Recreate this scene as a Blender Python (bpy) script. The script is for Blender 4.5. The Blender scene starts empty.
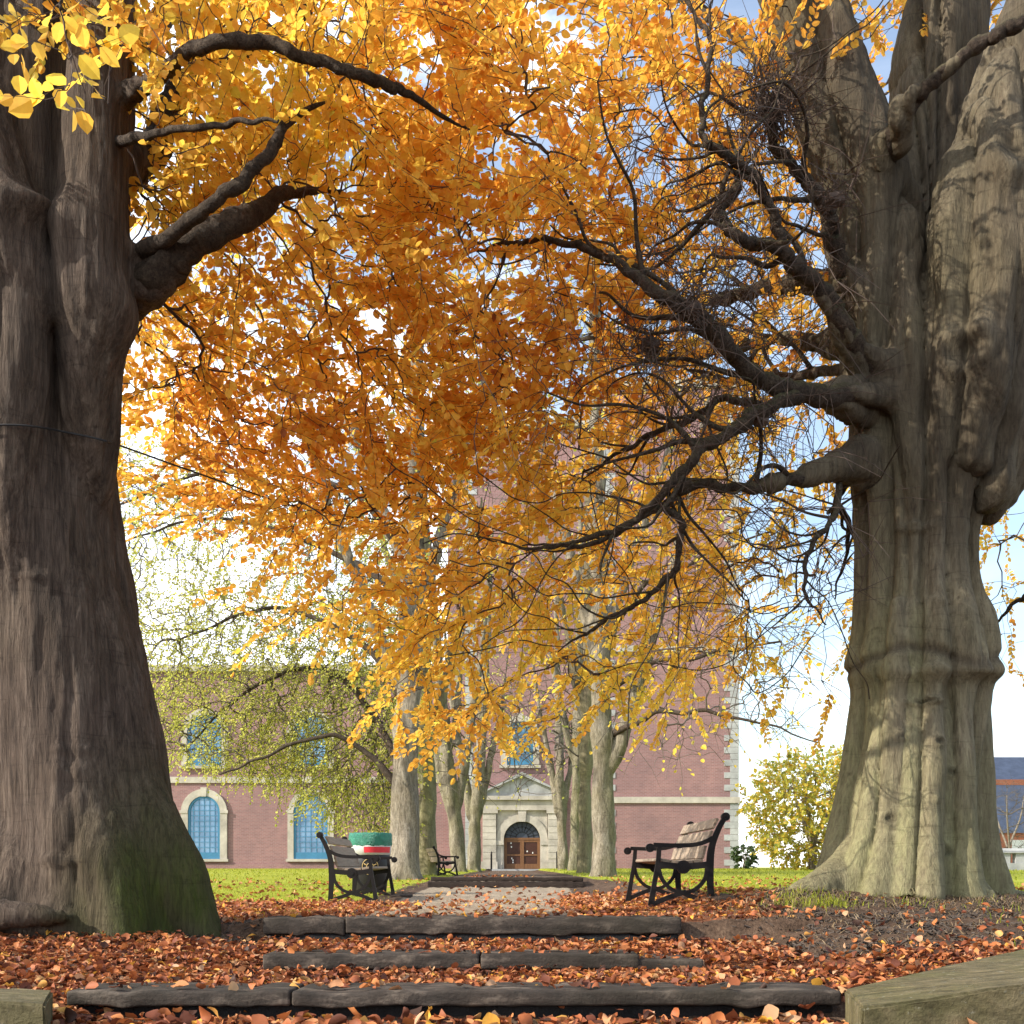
import bpy, bmesh, math
import numpy as np
from mathutils import Vector, noise as mnoise

rng = np.random.default_rng(11)
scene = bpy.context.scene
COL = scene.collection
F, HY, CZ = 1024.0, 867.0, 0.62        # focal length in pixels, horizon row, eye height above the lowest paving
R = math.radians


def P(px, py, d):
    """Point seen at that direction from the photographer, d metres ahead."""
    return np.array([(px - 512.0) / F * d, d, CZ + (HY - py) / F * d])


# ------------------------------------------------------------------ mesh helpers
class MB:
    def __init__(self):
        self.v, self.f, self.n = [], [], 0
        self.attr = []

    def add(self, verts, faces, tint=None):
        verts = np.asarray(verts, float).reshape(-1, 3)
        self.v.append(verts)
        for fa in faces:
            fa = np.asarray(fa, int)
            if fa.ndim == 1:
                fa = fa[None, :]
            self.f.append(fa + self.n)
            if tint is not None:
                t = np.asarray(tint, float)
                self.attr.append(np.full(len(fa), float(t)) if t.ndim == 0 else t)
            else:
                self.attr.append(np.zeros(len(fa)))
        self.n += len(verts)

    def box(self, lo, hi, rot=None, loc=(0, 0, 0)):
        x0, y0, z0 = lo
        x1, y1, z1 = hi
        v = np.array([[x0, y0, z0], [x1, y0, z0], [x1, y1, z0], [x0, y1, z0],
                      [x0, y0, z1], [x1, y0, z1], [x1, y1, z1], [x0, y1, z1]], float)
        if rot is not None:
            v = v @ np.array(rot).T
        v = v + np.array(loc)
        self.add(v, [np.array([[0, 3, 2, 1], [4, 5, 6, 7], [0, 1, 5, 4], [1, 2, 6, 5], [2, 3, 7, 6], [3, 0, 4, 7]])])

    def prism(self, poly, a, b, axis=1):
        """closed 2-D polygon (u, w) pushed along an axis from a to b"""
        poly = np.asarray(poly, float)
        n = len(poly)
        v = np.zeros((2 * n, 3))
        other = [i for i in range(3) if i != axis]
        for k, val in ((0, a), (1, b)):
            v[k * n:(k + 1) * n, other[0]] = poly[:, 0]
            v[k * n:(k + 1) * n, other[1]] = poly[:, 1]
            v[k * n:(k + 1) * n, axis] = val
        i = np.arange(n)
        j = (i + 1) % n
        self.add(v, [i[None, ::-1], (i + n)[None, :], np.stack([i, j, j + n, i + n], 1)])

    def ring(self, inner, outer, a, b, axis=1, closed=False):
        """strip between two polylines, pushed along an axis"""
        inner, outer = np.asarray(inner, float), np.asarray(outer, float)
        n = len(inner)
        other = [i for i in range(3) if i != axis]
        v = np.zeros((4 * n, 3))
        for k, (pl, val) in enumerate(((inner, a), (outer, a), (outer, b), (inner, b))):
            v[k * n:(k + 1) * n, other[0]] = pl[:, 0]
            v[k * n:(k + 1) * n, other[1]] = pl[:, 1]
            v[k * n:(k + 1) * n, axis] = val
        m = n if closed else n - 1
        i = np.arange(m)
        j = (i + 1) % n
        fs = []
        for k in range(4):
            k2 = (k + 1) % 4
            fs.append(np.stack([i + k * n, j + k * n, j + k2 * n, i + k2 * n], 1))
        if not closed:
            fs.append(np.array([[0, n, 2 * n, 3 * n]]))
            fs.append(np.array([[n - 1, 4 * n - 1, 3 * n - 1, 2 * n - 1]]))
        self.add(v, fs)

    def tube(self, pts, rad, sides=8, squash=None):
        pts = np.asarray(pts, float)
        n = len(pts)
        rad = np.broadcast_to(np.asarray(rad, float), (n,))
        t = np.gradient(pts, axis=0)
        t /= np.linalg.norm(t, axis=1)[:, None] + 1e-9
        up = np.array([0.0, 0, 1]) if abs(t[0, 2]) < .8 else np.array([0.0, 1, 0])
        u = np.cross(t[0], up)
        u /= np.linalg.norm(u)
        ang = np.linspace(0, 2 * math.pi, sides, endpoint=False)
        v = []
        for i in range(n):
            u = u - t[i] * np.dot(u, t[i])
            u /= np.linalg.norm(u) + 1e-9
            w = np.cross(t[i], u)
            v.append(pts[i] + rad[i] * (np.cos(ang)[:, None] * u + np.sin(ang)[:, None] * w))
        v = np.concatenate(v)
        a = np.arange(sides)
        b = (a + 1) % sides
        q = np.concatenate([np.stack([a + i * sides, b + i * sides, b + (i + 1) * sides, a + (i + 1) * sides], 1) for i in range(n - 1)])
        self.add(v, [q, a[None, ::-1], (a + (n - 1) * sides)[None, :]])

    def frusta(self, p0, p1, r0, r1, sides=4):
        p0, p1 = np.asarray(p0), np.asarray(p1)
        n = len(p0)
        if n == 0:
            return
        t = p1 - p0
        t /= np.linalg.norm(t, axis=1)[:, None] + 1e-9
        up = np.where(np.abs(t[:, 2:3]) < .9, np.array([[0, 0, 1.0]]), np.array([[1.0, 0, 0]]))
        u = np.cross(t, up)
        u /= np.linalg.norm(u, axis=1)[:, None] + 1e-9
        w = np.cross(t, u)
        ang = np.linspace(0, 2 * math.pi, sides, endpoint=False)
        c = np.cos(ang)[None, :, None] * u[:, None, :] + np.sin(ang)[None, :, None] * w[:, None, :]
        v = np.concatenate([p0[:, None] + c * np.asarray(r0)[:, None, None], p1[:, None] + c * np.asarray(r1)[:, None, None]], 1)
        base = (np.arange(n) * 2 * sides)[:, None]
        a = np.arange(sides)
        b = (a + 1) % sides
        q = np.stack([a, b, b + sides, a + sides], 1)
        self.add(v.reshape(-1, 3), [(base[:, :, None] + q[None]).reshape(-1, 4)])

    def ico(self, c, r, sub=2, scale=(1, 1, 1)):
        bm = bmesh.new()
        bmesh.ops.create_icosphere(bm, subdivisions=sub, radius=1.0)
        v = np.array([x.co[:] for x in bm.verts]) * r * np.array(scale) + np.array(c)
        bm.verts.index_update()
        f = np.array([[x.index for x in fa.verts] for fa in bm.faces])
        bm.free()
        self.add(v, [f])

    def mesh(self, name, smooth=False):
        me = bpy.data.meshes.new(name)
        if not self.v:
            return me
        v = np.concatenate(self.v)
        me.vertices.add(len(v))
        me.vertices.foreach_set('co', v.astype(np.float32).ravel())
        loops, starts, s = [], [], 0
        for fa in self.f:
            k = fa.shape[1]
            loops.append(fa.ravel())
            starts.append(s + np.arange(len(fa)) * k)
            s += fa.size
        loops = np.concatenate(loops).astype(np.int32)
        starts = np.concatenate(starts).astype(np.int32)
        me.loops.add(len(loops))
        me.loops.foreach_set('vertex_index', loops)
        me.polygons.add(len(starts))
        me.polygons.foreach_set('loop_start', starts)
        at = me.attributes.new('tint', 'FLOAT', 'FACE')
        at.data.foreach_set('value', np.concatenate(self.attr).astype(np.float32))
        me.update(calc_edges=True)
        me.polygons.foreach_set('use_smooth', np.full(len(starts), smooth))
        me.update()
        return me

    def build(self, name, mat, parent=None, smooth=False, origin=None, bevel=0):
        """link as ONE object; vertices are given in the parent's space (or the world)"""
        if origin is not None:
            self.v = [a - np.asarray(origin) for a in self.v]
        o = bpy.data.objects.new(name, self.mesh(name, smooth))
        COL.objects.link(o)
        if origin is not None:
            o.location = origin
        o.data.materials.append(mat)
        if parent is not None:
            o.parent = parent
        if bevel:
            m = o.modifiers.new('bevel', 'BEVEL')
            m.width = bevel
            m.segments = 2
            m.limit_method = 'ANGLE'
        return o


def tag(o, label=None, cat=None, group=None, kind=None):
    if label: o['label'] = label
    if cat: o['category'] = cat
    if group: o['group'] = group
    if kind: o['kind'] = kind
    return o


def thing(name, label, cat, loc=(0, 0, 0), group=None, rz=0):
    o = bpy.data.objects.new(name, None)
    COL.objects.link(o)
    o.location = loc
    o.rotation_euler = (0, 0, rz)
    return tag(o, label, cat, group)


def copy_tree(o, parent=None):
    c = o.copy()
    COL.objects.link(c)
    if parent is not None:
        c.parent = parent
    for ch in list(o.children):
        copy_tree(ch, c)
    return c


def smooth_path(pts, n=6):
    """Catmull-Rom through rows of any width"""
    p = np.asarray(pts, float)
    p = np.vstack([2 * p[0] - p[1], p, 2 * p[-1] - p[-2]])
    out = []
    for i in range(1, len(p) - 2):
        for t in np.linspace(0, 1, n, endpoint=False):
            a, b, c, d = p[i - 1], p[i], p[i + 1], p[i + 2]
            out.append(.5 * (2 * b + (c - a) * t + (2 * a - 5 * b + 4 * c - d) * t * t + (3 * b - a - 3 * c + d) * t ** 3))
    out.append(p[-2])
    return np.array(out)


def sstep(a, b, x):
    t = np.clip((np.asarray(x, float) - a) / (b - a), 0, 1)
    return t * t * (3 - 2 * t)


# ------------------------------------------------------------------ materials
def new_mat(name):
    m = bpy.data.materials.new(name)
    m.use_nodes = True
    nt = m.node_tree
    for n in list(nt.nodes):
        nt.nodes.remove(n)
    out = nt.nodes.new('ShaderNodeOutputMaterial')
    return m, nt, out


def N(nt, typ, **kw):
    n = nt.nodes.new(typ)
    for k, v in kw.items():
        if k.startswith('i_'):
            n.inputs[k[2:].replace('_', ' ')].default_value = v
        else:
            setattr(n, k, v)
    return n


def ramp(nt, fac, stops):
    n = nt.nodes.new('ShaderNodeValToRGB')
    el = n.color_ramp.elements
    while len(el) < len(stops):
        el.new(0.5)
    for e, (p, c) in zip(el, stops):
        e.position = p
        e.color = (*c, 1) if len(c) == 3 else c
    nt.links.new(fac, n.inputs[0])
    return n.outputs[0]


def mixc(nt, fac, a, b, mode='MIX'):
    n = nt.nodes.new('ShaderNodeMix')
    n.data_type = 'RGBA'
    n.blend_type = mode
    for s, val in ((0, fac), (6, a), (7, b)):
        if hasattr(val, 'is_linked'):
            nt.links.new(val, n.inputs[s])
        else:
            n.inputs[s].default_value = val if not isinstance(val, tuple) or len(val) == 4 else (*val, 1)
    return n.outputs[2]


def math_(nt, op, a, b=0.0, clamp=False):
    n = nt.nodes.new('ShaderNodeMath')
    n.operation = op
    n.use_clamp = clamp
    for s, val in ((0, a), (1, b)):
        if hasattr(val, 'is_linked'):
            nt.links.new(val, n.inputs[s])
        else:
            n.inputs[s].default_value = val
    return n.outputs[0]


def coords(nt, scale=(1, 1, 1), kind='Object', rot=(0, 0, 0)):
    tc = nt.nodes.new('ShaderNodeTexCoord')
    mp = nt.nodes.new('ShaderNodeMapping')
    mp.inputs['Scale'].default_value = scale
    mp.inputs['Rotation'].default_value = rot
    nt.links.new(tc.outputs[kind], mp.inputs['Vector'])
    return mp.outputs[0]


def noise_(nt, vec, scale=5, detail=6, rough=.6, dist=0.0):
    n = nt.nodes.new('ShaderNodeTexNoise')
    n.inputs['Scale'].default_value = scale
    n.inputs['Detail'].default_value = detail
    n.inputs['Roughness'].default_value = rough
    n.inputs['Distortion'].default_value = dist
    if vec is not None:
        nt.links.new(vec, n.inputs['Vector'])
    return n.outputs[0]


def attr(nt, name):
    n = nt.nodes.new('ShaderNodeAttribute')
    n.attribute_name = name
    return n.outputs['Fac']


def finish(nt, out, color, rough=.8, bump=None, bstr=.4, bdist=.02, spec=.3, metal=0.0):
    b = nt.nodes.new('ShaderNodeBsdfPrincipled')
    if hasattr(color, 'is_linked'):
        nt.links.new(color, b.inputs['Base Color'])
    else:
        b.inputs['Base Color'].default_value = (*color, 1)
    if hasattr(rough, 'is_linked'):
        nt.links.new(rough, b.inputs['Roughness'])
    else:
        b.inputs['Roughness'].default_value = rough
    b.inputs['Specular IOR Level'].default_value = spec
    b.inputs['Metallic'].default_value = metal
    if bump is not None:
        bn = nt.nodes.new('ShaderNodeBump')
        bn.inputs['Strength'].default_value = bstr
        bn.inputs['Distance'].default_value = bdist
        nt.links.new(bump, bn.inputs['Height'])
        nt.links.new(bn.outputs[0], b.inputs['Normal'])
    nt.links.new(b.outputs[0], out.inputs[0])
    return b


def plain(name, col, rough=.6, var=.25, scale=8, bstr=.2, bdist=.01, spec=.3, metal=0.0, stretch=(1, 1, 1)):
    m, nt, out = new_mat(name)
    v = coords(nt, stretch)
    n = noise_(nt, v, scale, 6, .65)
    c = ramp(nt, n, [(.25, tuple(x * (1 - var) for x in col)), (.75, tuple(min(1, x * (1 + var)) for x in col))])
    finish(nt, out, c, rough, noise_(nt, v, scale * 4, 4), bstr, bdist, spec, metal)
    return m


def leaf_mat(name, stops, trans=.5, rough=.55):
    m, nt, out = new_mat(name)
    c = ramp(nt, attr(nt, 'tint'), stops)
    n = noise_(nt, coords(nt), 60, 3)
    c = mixc(nt, .35, c, mixc(nt, 1.0, c, ramp(nt, n, [(.3, (.7, .66, .6)), (.7, (1.0, 1.0, 1.0))]), 'MULTIPLY'))
    p = nt.nodes.new('ShaderNodeBsdfPrincipled')
    p.inputs['Roughness'].default_value = rough
    p.inputs['Specular IOR Level'].default_value = .25
    nt.links.new(c, p.inputs['Base Color'])
    t = nt.nodes.new('ShaderNodeBsdfTranslucent')
    nt.links.new(c, t.inputs['Color'])
    mx = nt.nodes.new('ShaderNodeMixShader')
    mx.inputs[0].default_value = trans
    nt.links.new(p.outputs[0], mx.inputs[1])
    nt.links.new(t.outputs[0], mx.inputs[2])
    nt.links.new(mx.outputs[0], out.inputs[0])
    return m


def bark_mat(name, dark, mid, light, green, stretch=(7, 7, 1.0), bstr=.7, crack=.75):
    m, nt, out = new_mat(name)
    v = coords(nt, stretch)
    vf = coords(nt, (stretch[0] * 3.2, stretch[1] * 3.2, stretch[2] * 2.2))
    vo = coords(nt)
    n1 = noise_(nt, v, 1.3, 8, .7, .4)
    n2 = noise_(nt, vf, 1.6, 6, .7, .6)
    n3 = noise_(nt, vo, 1.1, 5, .6)
    c = ramp(nt, math_(nt, 'ADD', math_(nt, 'MULTIPLY', n1, .55), math_(nt, 'MULTIPLY', n2, .45)),
             [(.32, dark), (.5, mid), (.68, light)])
    c = mixc(nt, ramp(nt, n3, [(.4, (0, 0, 0)), (.65, (.6, .6, .6))]), c, mixc(nt, 1.0, c, (.75, .72, .6, 1), 'MULTIPLY'))
    # algae and moss, where painted on the trunk, broken up by noise
    g = math_(nt, 'MULTIPLY', attr(nt, 'moss'), ramp(nt, math_(nt, 'ADD', math_(nt, 'MULTIPLY', n3, .5), math_(nt, 'MULTIPLY', n2, .5)), [(.3, (.15, .15, .15)), (.62, (1, 1, 1))]), True)
    c = mixc(nt, g, c, green)
    c = mixc(nt, math_(nt, 'MULTIPLY', attr(nt, 'scar_shade'), .75, True), c, tuple(x * .35 for x in dark))  # darkens branch scars, and bark where shade is painted in
    vc = coords(nt, (stretch[0] * 7, stretch[1] * 7, stretch[2] * 7))
    n4 = noise_(nt, vc, 1.0, 5, .7, .8)
    vl = coords(nt, (3, 3, 26))
    n5 = noise_(nt, vl, 1.0, 4, .6, 1.2)
    c = mixc(nt, crack, c, mixc(nt, 1.0, c, ramp(nt, n4, [(.36, (.38, .36, .34)), (.50, (1, 1, 1)), (.64, (1.35, 1.33, 1.3))]), 'MULTIPLY'))
    c = mixc(nt, .5, c, mixc(nt, 1.0, c, ramp(nt, n5, [(.30, (.45, .43, .4)), (.42, (1, 1, 1))]), 'MULTIPLY'))
    hb = math_(nt, 'ADD', math_(nt, 'ADD', math_(nt, 'MULTIPLY', n1, .8), math_(nt, 'MULTIPLY', n2, .6)), math_(nt, 'MULTIPLY', n4, .55))
    finish(nt, out, c, .85, hb, bstr, .035, .2)
    return m


M = {}
M['bark_brown'] = bark_mat('bark_brown', (.020, .014, .010), (.088, .063, .047), (.185, .142, .108), (.050, .066, .010), (9, 9, .9), .9, .55)
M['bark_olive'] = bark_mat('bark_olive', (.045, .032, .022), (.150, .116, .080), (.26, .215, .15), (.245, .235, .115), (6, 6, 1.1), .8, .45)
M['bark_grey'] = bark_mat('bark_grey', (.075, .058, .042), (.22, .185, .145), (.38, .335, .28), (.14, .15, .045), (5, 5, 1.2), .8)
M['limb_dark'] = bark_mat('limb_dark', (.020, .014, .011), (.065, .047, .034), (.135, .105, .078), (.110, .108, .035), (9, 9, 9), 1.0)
M['twig'] = plain('twig', (.075, .052, .040), .8, .4, 6)
M['twig_grey'] = plain('twig_grey', (.10, .08, .06), .8, .4, 6)
AUT = [(0, (.70, .66, .08)), (.18, (.92, .70, .09)), (.42, (.93, .60, .09)), (.7, (.91, .46, .065)), (.9, (.74, .28, .05)), (1, (.40, .15, .06))]
M['leaf_autumn'] = leaf_mat('leaf_autumn', AUT, .58)
M['leaf_green'] = leaf_mat('leaf_green', [(0, (.30, .33, .05)), (.4, (.58, .59, .12)), (.75, (.76, .72, .18)), (1, (.72, .56, .10))], .58)
M['leaf_maple'] = leaf_mat('leaf_maple', [(0, (.26, .32, .06)), (.4, (.55, .52, .09)), (.8, (.76, .56, .08)), (1, (.7, .38, .05))], .55)
M['leaf_dark'] = leaf_mat('leaf_dark', [(0, (.03, .06, .02)), (1, (.09, .13, .03))], .3)
M['leaf_fallen'] = leaf_mat('leaf_fallen', [(0, (.05, .024, .016)), (.25, (.17, .052, .028)), (.5, (.38, .118, .042)), (.72, (.54, .205, .068)), (.88, (.48, .29, .17)), (1, (.68, .34, .05))], .18, .6)
M['grass'] = leaf_mat('grass', [(0, (.14, .18, .015)), (.5, (.31, .35, .03)), (.8, (.44, .42, .05)), (1, (.45, .36, .16))], .45)
M['straw'] = leaf_mat('straw', [(0, (.08, .05, .03)), (.6, (.24, .165, .095)), (1, (.36, .27, .16))], .2)
M['iron'] = plain('iron', (.009, .007, .007), .55, .3, 20, .2, .003, .22)
M['bench_wood'] = plain('bench_wood', (.27, .21, .155), .75, .3, 3, .35, .004, .2, 0, (1.2, 1.2, 14))
M['stone_dark'] = plain('stone_dark', (.07, .055, .045), .9, .45, 5, .8, .02, .2)
M['stone_pale'] = plain('stone_pale', (.40, .36, .30), .9, .35, 1.2, .4, .03, .2)
M['stone_grey'] = plain('stone_grey', (.33, .33, .32), .9, .35, 1.2, .4, .03, .2)
M['timber_dark'] = plain('timber_dark', (.035, .025, .02), .85, .5, 4, .8, .02, .2, 0, (.6, 4, 4))
M['window_blue'] = plain('window_blue', (.045, .17, .29), .5, .15, 3)
M['door_wood'] = plain('door_wood', (.16, .075, .032), .5, .3, 2, .2, .01, .3, 0, (4, 4, .6))
M['door_dark'] = plain('door_dark', (.055, .022, .015), .35, .3, 3)
M['lead'] = plain('lead', (.05, .06, .08), .5, .2, 3)
M['slate'] = plain('slate', (.12, .14, .19), .7, .3, 1.5, .5, .05)
M['terracotta'] = plain('terracotta', (.45, .16, .09), .8, .2, 2)
M['black_plastic'] = plain('black_plastic', (.016, .014, .015), .5, .3, 6, .1, .004, .3)
M['bag_green'] = plain('bag_green', (.02, .19, .125), .35, .4, 14, .9, .03, .5)
M['white_band'] = plain('white_band', (.50, .49, .46), .5, .08, 6)
M['red_band'] = plain('red_band', (.62, .035, .05), .5, .12, 6)
M['gold'] = plain('gold', (.48, .34, .14), .5, .2, 8)
M['cable'] = plain('cable', (.02, .02, .02), .6, .2, 6)
M['notice'] = plain('notice', (.75, .74, .68), .7, .1, 6)


def glass_sky_tint():
    m, nt, out = new_mat('glass_sky_tint')
    n = noise_(nt, coords(nt), .6, 4, .6, .5)
    c = ramp(nt, n, [(.3, (.03, .09, .17)), (.7, (.16, .29, .43))])  # blue of the reflected sky put into the base colour
    finish(nt, out, c, .12, noise_(nt, coords(nt), 3, 2), .15, .02, .8, .25)
    return m


def brick_mat():
    m, nt, out = new_mat('red_brick')
    tc = nt.nodes.new('ShaderNodeTexCoord')
    sp = nt.nodes.new('ShaderNodeSeparateXYZ')
    nt.links.new(tc.outputs['Object'], sp.inputs[0])
    cb = nt.nodes.new('ShaderNodeCombineXYZ')
    nt.links.new(math_(nt, 'ADD', sp.outputs[0], sp.outputs[1]), cb.inputs[0])
    nt.links.new(sp.outputs[2], cb.inputs[1])
    b = nt.nodes.new('ShaderNodeTexBrick')
    b.inputs['Scale'].default_value = 1.0
    b.inputs['Brick Width'].default_value = .30
    b.inputs['Row Height'].default_value = .10
    b.inputs['Mortar Size'].default_value = .012
    b.inputs['Color1'].default_value = (.22, .080, .066, 1)
    b.inputs['Color2'].default_value = (.32, .135, .112, 1)
    b.inputs['Mortar'].default_value = (.32, .25, .22, 1)
    nt.links.new(cb.outputs[0], b.inputs['Vector'])
    n = noise_(nt, cb.outputs[0], .35, 10, .75)
    c = mixc(nt, .8, b.outputs[0], mixc(nt, 1.0, b.outputs[0], ramp(nt, n, [(.3, (.5, .47, .52)), (.7, (1.25, 1.2, 1.2))]), 'MULTIPLY'))
    c = mixc(nt, .38, c, (.25, .19, .20, 1))
    finish(nt, out, c, .9, b.outputs[1], .3, .02, .2)
    return m


M['glass'] = glass_sky_tint()
M['brick'] = brick_mat()


def coping_mat():
    m, nt, out = new_mat('coping_sandstone')
    v = coords(nt, (3.0, 5.5, 3.5), rot=(0, 0, .6))
    n1 = noise_(nt, v, 3.5, 8, .7, .5)
    n2 = noise_(nt, coords(nt), 2.2, 6, .65)
    n3 = noise_(nt, coords(nt), 60, 3)
    c = ramp(nt, n1, [(.3, (.05, .042, .022)), (.5, (.115, .094, .050)), (.72, (.19, .155, .09))])
    c = mixc(nt, ramp(nt, n2, [(.42, (0, 0, 0)), (.66, (.75, .75, .75))]), c, (.085, .082, .028, 1))
    c = mixc(nt, math_(nt, 'MULTIPLY', attr(nt, 'moss'), .8, True), c, (.10, .09, .05, 1))
    sc_ = noise_(nt, coords(nt, (2, 40, 2), rot=(0, 0, .9)), 1.0, 3, .6)
    c = mixc(nt, .55, c, mixc(nt, 1.0, c, ramp(nt, sc_, [(.36, (.5, .5, .48)), (.5, (1, 1, 1)), (.66, (1.35, 1.3, 1.25))]), 'MULTIPLY'))
    sp_ = noise_(nt, coords(nt), 26, 4, .7)
    c = mixc(nt, ramp(nt, sp_, [(.62, (0, 0, 0)), (.68, (.6, .6, .6))]), c, (.24, .23, .17, 1))
    finish(nt, out, c, .9, math_(nt, 'ADD', math_(nt, 'ADD', n1, math_(nt, 'MULTIPLY', n3, .4)), math_(nt, 'MULTIPLY', sc_, .7)), .8, .015, .2)
    return m


M['coping'] = coping_mat()


def kerb_mat():
    m, nt, out = new_mat('step_stone')
    n1 = noise_(nt, coords(nt, (1, 3, 3)), 4, 8, .7)
    n2 = noise_(nt, coords(nt), 1.6, 5, .6)
    n3 = noise_(nt, coords(nt), 70, 3)
    c = ramp(nt, n1, [(.3, (.012, .010, .008)), (.5, (.045, .035, .028)), (.68, (.17, .135, .105))])
    c = mixc(nt, ramp(nt, n2, [(.45, (0, 0, 0)), (.65, (.7, .7, .7))]), c, (.024, .020, .013, 1))
    finish(nt, out, c, .85, math_(nt, 'ADD', n1, math_(nt, 'MULTIPLY', n3, .35)), .7, .015, .25)
    return m


M['step_stone'] = kerb_mat()
M['riser'] = plain('riser', (.016, .015, .015), .9, .5, 6, .8, .02, .2)


def ground_mat():
    m, nt, out = new_mat('ground')
    vo = coords(nt)
    n1 = noise_(nt, vo, 1.2, 8, .65)
    n2 = noise_(nt, vo, 9, 8, .7)
    n3 = noise_(nt, vo, 60, 5, .7)
    soil = ramp(nt, math_(nt, 'ADD', math_(nt, 'MULTIPLY', n2, .5), math_(nt, 'MULTIPLY', n3, .5)),
                [(.35, (.026, .016, .010)), (.52, (.095, .060, .040)), (.7, (.20, .135, .09))])
    path = ramp(nt, math_(nt, 'ADD', math_(nt, 'MULTIPLY', n2, .5), math_(nt, 'MULTIPLY', n3, .5)),
                [(.33, (.13, .10, .07)), (.5, (.29, .23, .165)), (.7, (.40, .33, .25))])
    grass = ramp(nt, math_(nt, 'ADD', math_(nt, 'MULTIPLY', n1, .4), math_(nt, 'MULTIPLY', n3, .6)),
                 [(.35, (.14, .16, .012)), (.52, (.30, .32, .03)), (.7, (.45, .42, .06))])
    lit = ramp(nt, math_(nt, 'ADD', math_(nt, 'MULTIPLY', n2, .4), math_(nt, 'MULTIPLY', n3, .6)),
               [(.35, (.05, .025, .016)), (.52, (.20, .075, .035)), (.7, (.42, .17, .06))])
    jit = math_(nt, 'MULTIPLY', math_(nt, 'SUBTRACT', n2, .5), .9)

    def mask(nm):
        return ramp(nt, math_(nt, 'ADD', attr(nt, nm), jit), [(.35, (0, 0, 0)), (.62, (1, 1, 1))])
    c = mixc(nt, mask('path'), soil, path)
    c = mixc(nt, mask('lawn'), c, grass)
    c = mixc(nt, mask('litter'), c, lit)
    finish(nt, out, c, .95, math_(nt, 'ADD', n2, math_(nt, 'MULTIPLY', n3, .6)), .8, .03, .15)
    return m


M['ground'] = ground_mat()


# ------------------------------------------------------------------ ground
def H(x, y):
    """ground height (world z) at x, y"""
    x, y = np.asarray(x, float), np.asarray(y, float)
    zs = np.interp(y, [0, 3.98, 4.03, 5.02, 5.07, 6.24, 6.29, 8, 10, 13.5, 20.2, 20.3, 62, 70, 500],
                   [-.62, -.62, -.54, -.53, -.485, -.475, -.335, -.372, -.418, -.455, -.405, -.235, -.30, -.24, -.1])
    zl = np.interp(y, [0, 3, 3.9, 6.4, 8, 11, 13.5, 20, 40, 70, 500], [-.6, -.58, -.545, -.41, -.385, -.42, -.455, -.36, -.2, -.1, -.1])
    zr = np.interp(y, [0, 3, 3.9, 5, 6.3, 7.4, 9, 10.5, 14, 20, 40, 70, 500], [-.62, -.6, -.535, -.43, -.305, -.245, -.265, -.28, -.31, -.28, -.15, -.1, -.1])
    wl = sstep(1.45, 2.0, -x)
    wr = sstep(1.35, 2.1, x)
    z = zs * (1 - wl) * (1 - wr) + zl * wl + zr * wr
    # roots lift the soil round the two big trees
    for tx, ty, h, q in ((3.1, 8.0, .05, .9), (-2.62, 6.4, .04, .9), (1.95, 7.35, .085, .25)):
        z = z + h * np.exp(-((x - tx) ** 2 + (y - ty) ** 2) / q)
    return z + CZ


def fbm(x, y, s, o=0.0):
    return np.array([mnoise.fractal(Vector((a * s, b * s, o)), 1.0, 2.0, 4) for a, b in zip(np.ravel(x), np.ravel(y))]).reshape(np.shape(x))


def lawn_mask(x, y):
    l = sstep(9.0, 11.0, y + .35 * np.minimum(x + 2, 0)) * sstep(1.7, 2.3, -x) * (1 - .0 * x)
    r = sstep(9.6, 11.0, y) * sstep(1.9, 2.5, x)
    far = sstep(20.6, 21.5, y) * sstep(1.55, 1.9, np.abs(x))
    return np.clip(l + r + far, 0, 1)


def path_mask(x, y):
    c = np.interp(y, [6, 8, 12, 20, 60], [-.25, -.25, -.35, -.25, 0])
    w = np.interp(y, [6, 8, 12, 20, 60], [.75, .85, 1.15, 1.35, 1.4])
    return (1 - sstep(w - .12, w + .12, np.abs(x - c))) * sstep(6.2, 6.6, y) * (1 - .62 * sstep(20.4, 21.5, y))


def litter_density(x, y):
    d = np.zeros(np.shape(x))
    step = np.abs(x) < 1.62
    d = np.where(step & (y > 3.25) & (y < 3.93), .9, d)
    d = np.where((x < 1.6) & (x > -1.62) & (y > 4.10) & (y < 6.2), 1.0, d)
    d = np.where((x <= -1.5) & (y > 3.6), 1.0 * (1 - sstep(5.5, 6.3, y + .10 * (x + 2.2) * 2)), d)
    d = np.where((x > 1.5) & (y > 3.9), 1.0 * (1 - sstep(4.75, 5.35, y - .10 * (x - 1.5))), d)
    d = np.where((y > 6.3) & (x > -1.62), np.maximum(d, .75 * sstep(.30, .75, x - .02 * (y - 8)) * (1 - sstep(1.5, 2.0, x)) * (1 - sstep(14, 18, y)) * sstep(6.3, 6.6, y)), d)
    d = np.where((y > 6.3) & (x < -.5), np.maximum(d, .65 * sstep(.9, 1.3, -x) * (1 - sstep(11, 12.8, y)) * sstep(6.4, 6.9, y) * (1 - sstep(3.0, 5.0, -x))), d)
    d = np.where((y > 6.3) & (np.abs(x + .3) < .9), np.maximum(d, .05), d)
    d = np.where((y > 9) & (np.abs(x) > 1.8) & (y < 28), np.maximum(d, .10 * (1 - sstep(16, 28, y))), d)
    d = np.where((y > 8.2) & (y < 10.4) & (x > 2.1), np.maximum(d, .15), d)
    d = np.where((y > 4) & (y < 9), np.maximum(d, .035), d)
    return d


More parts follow.
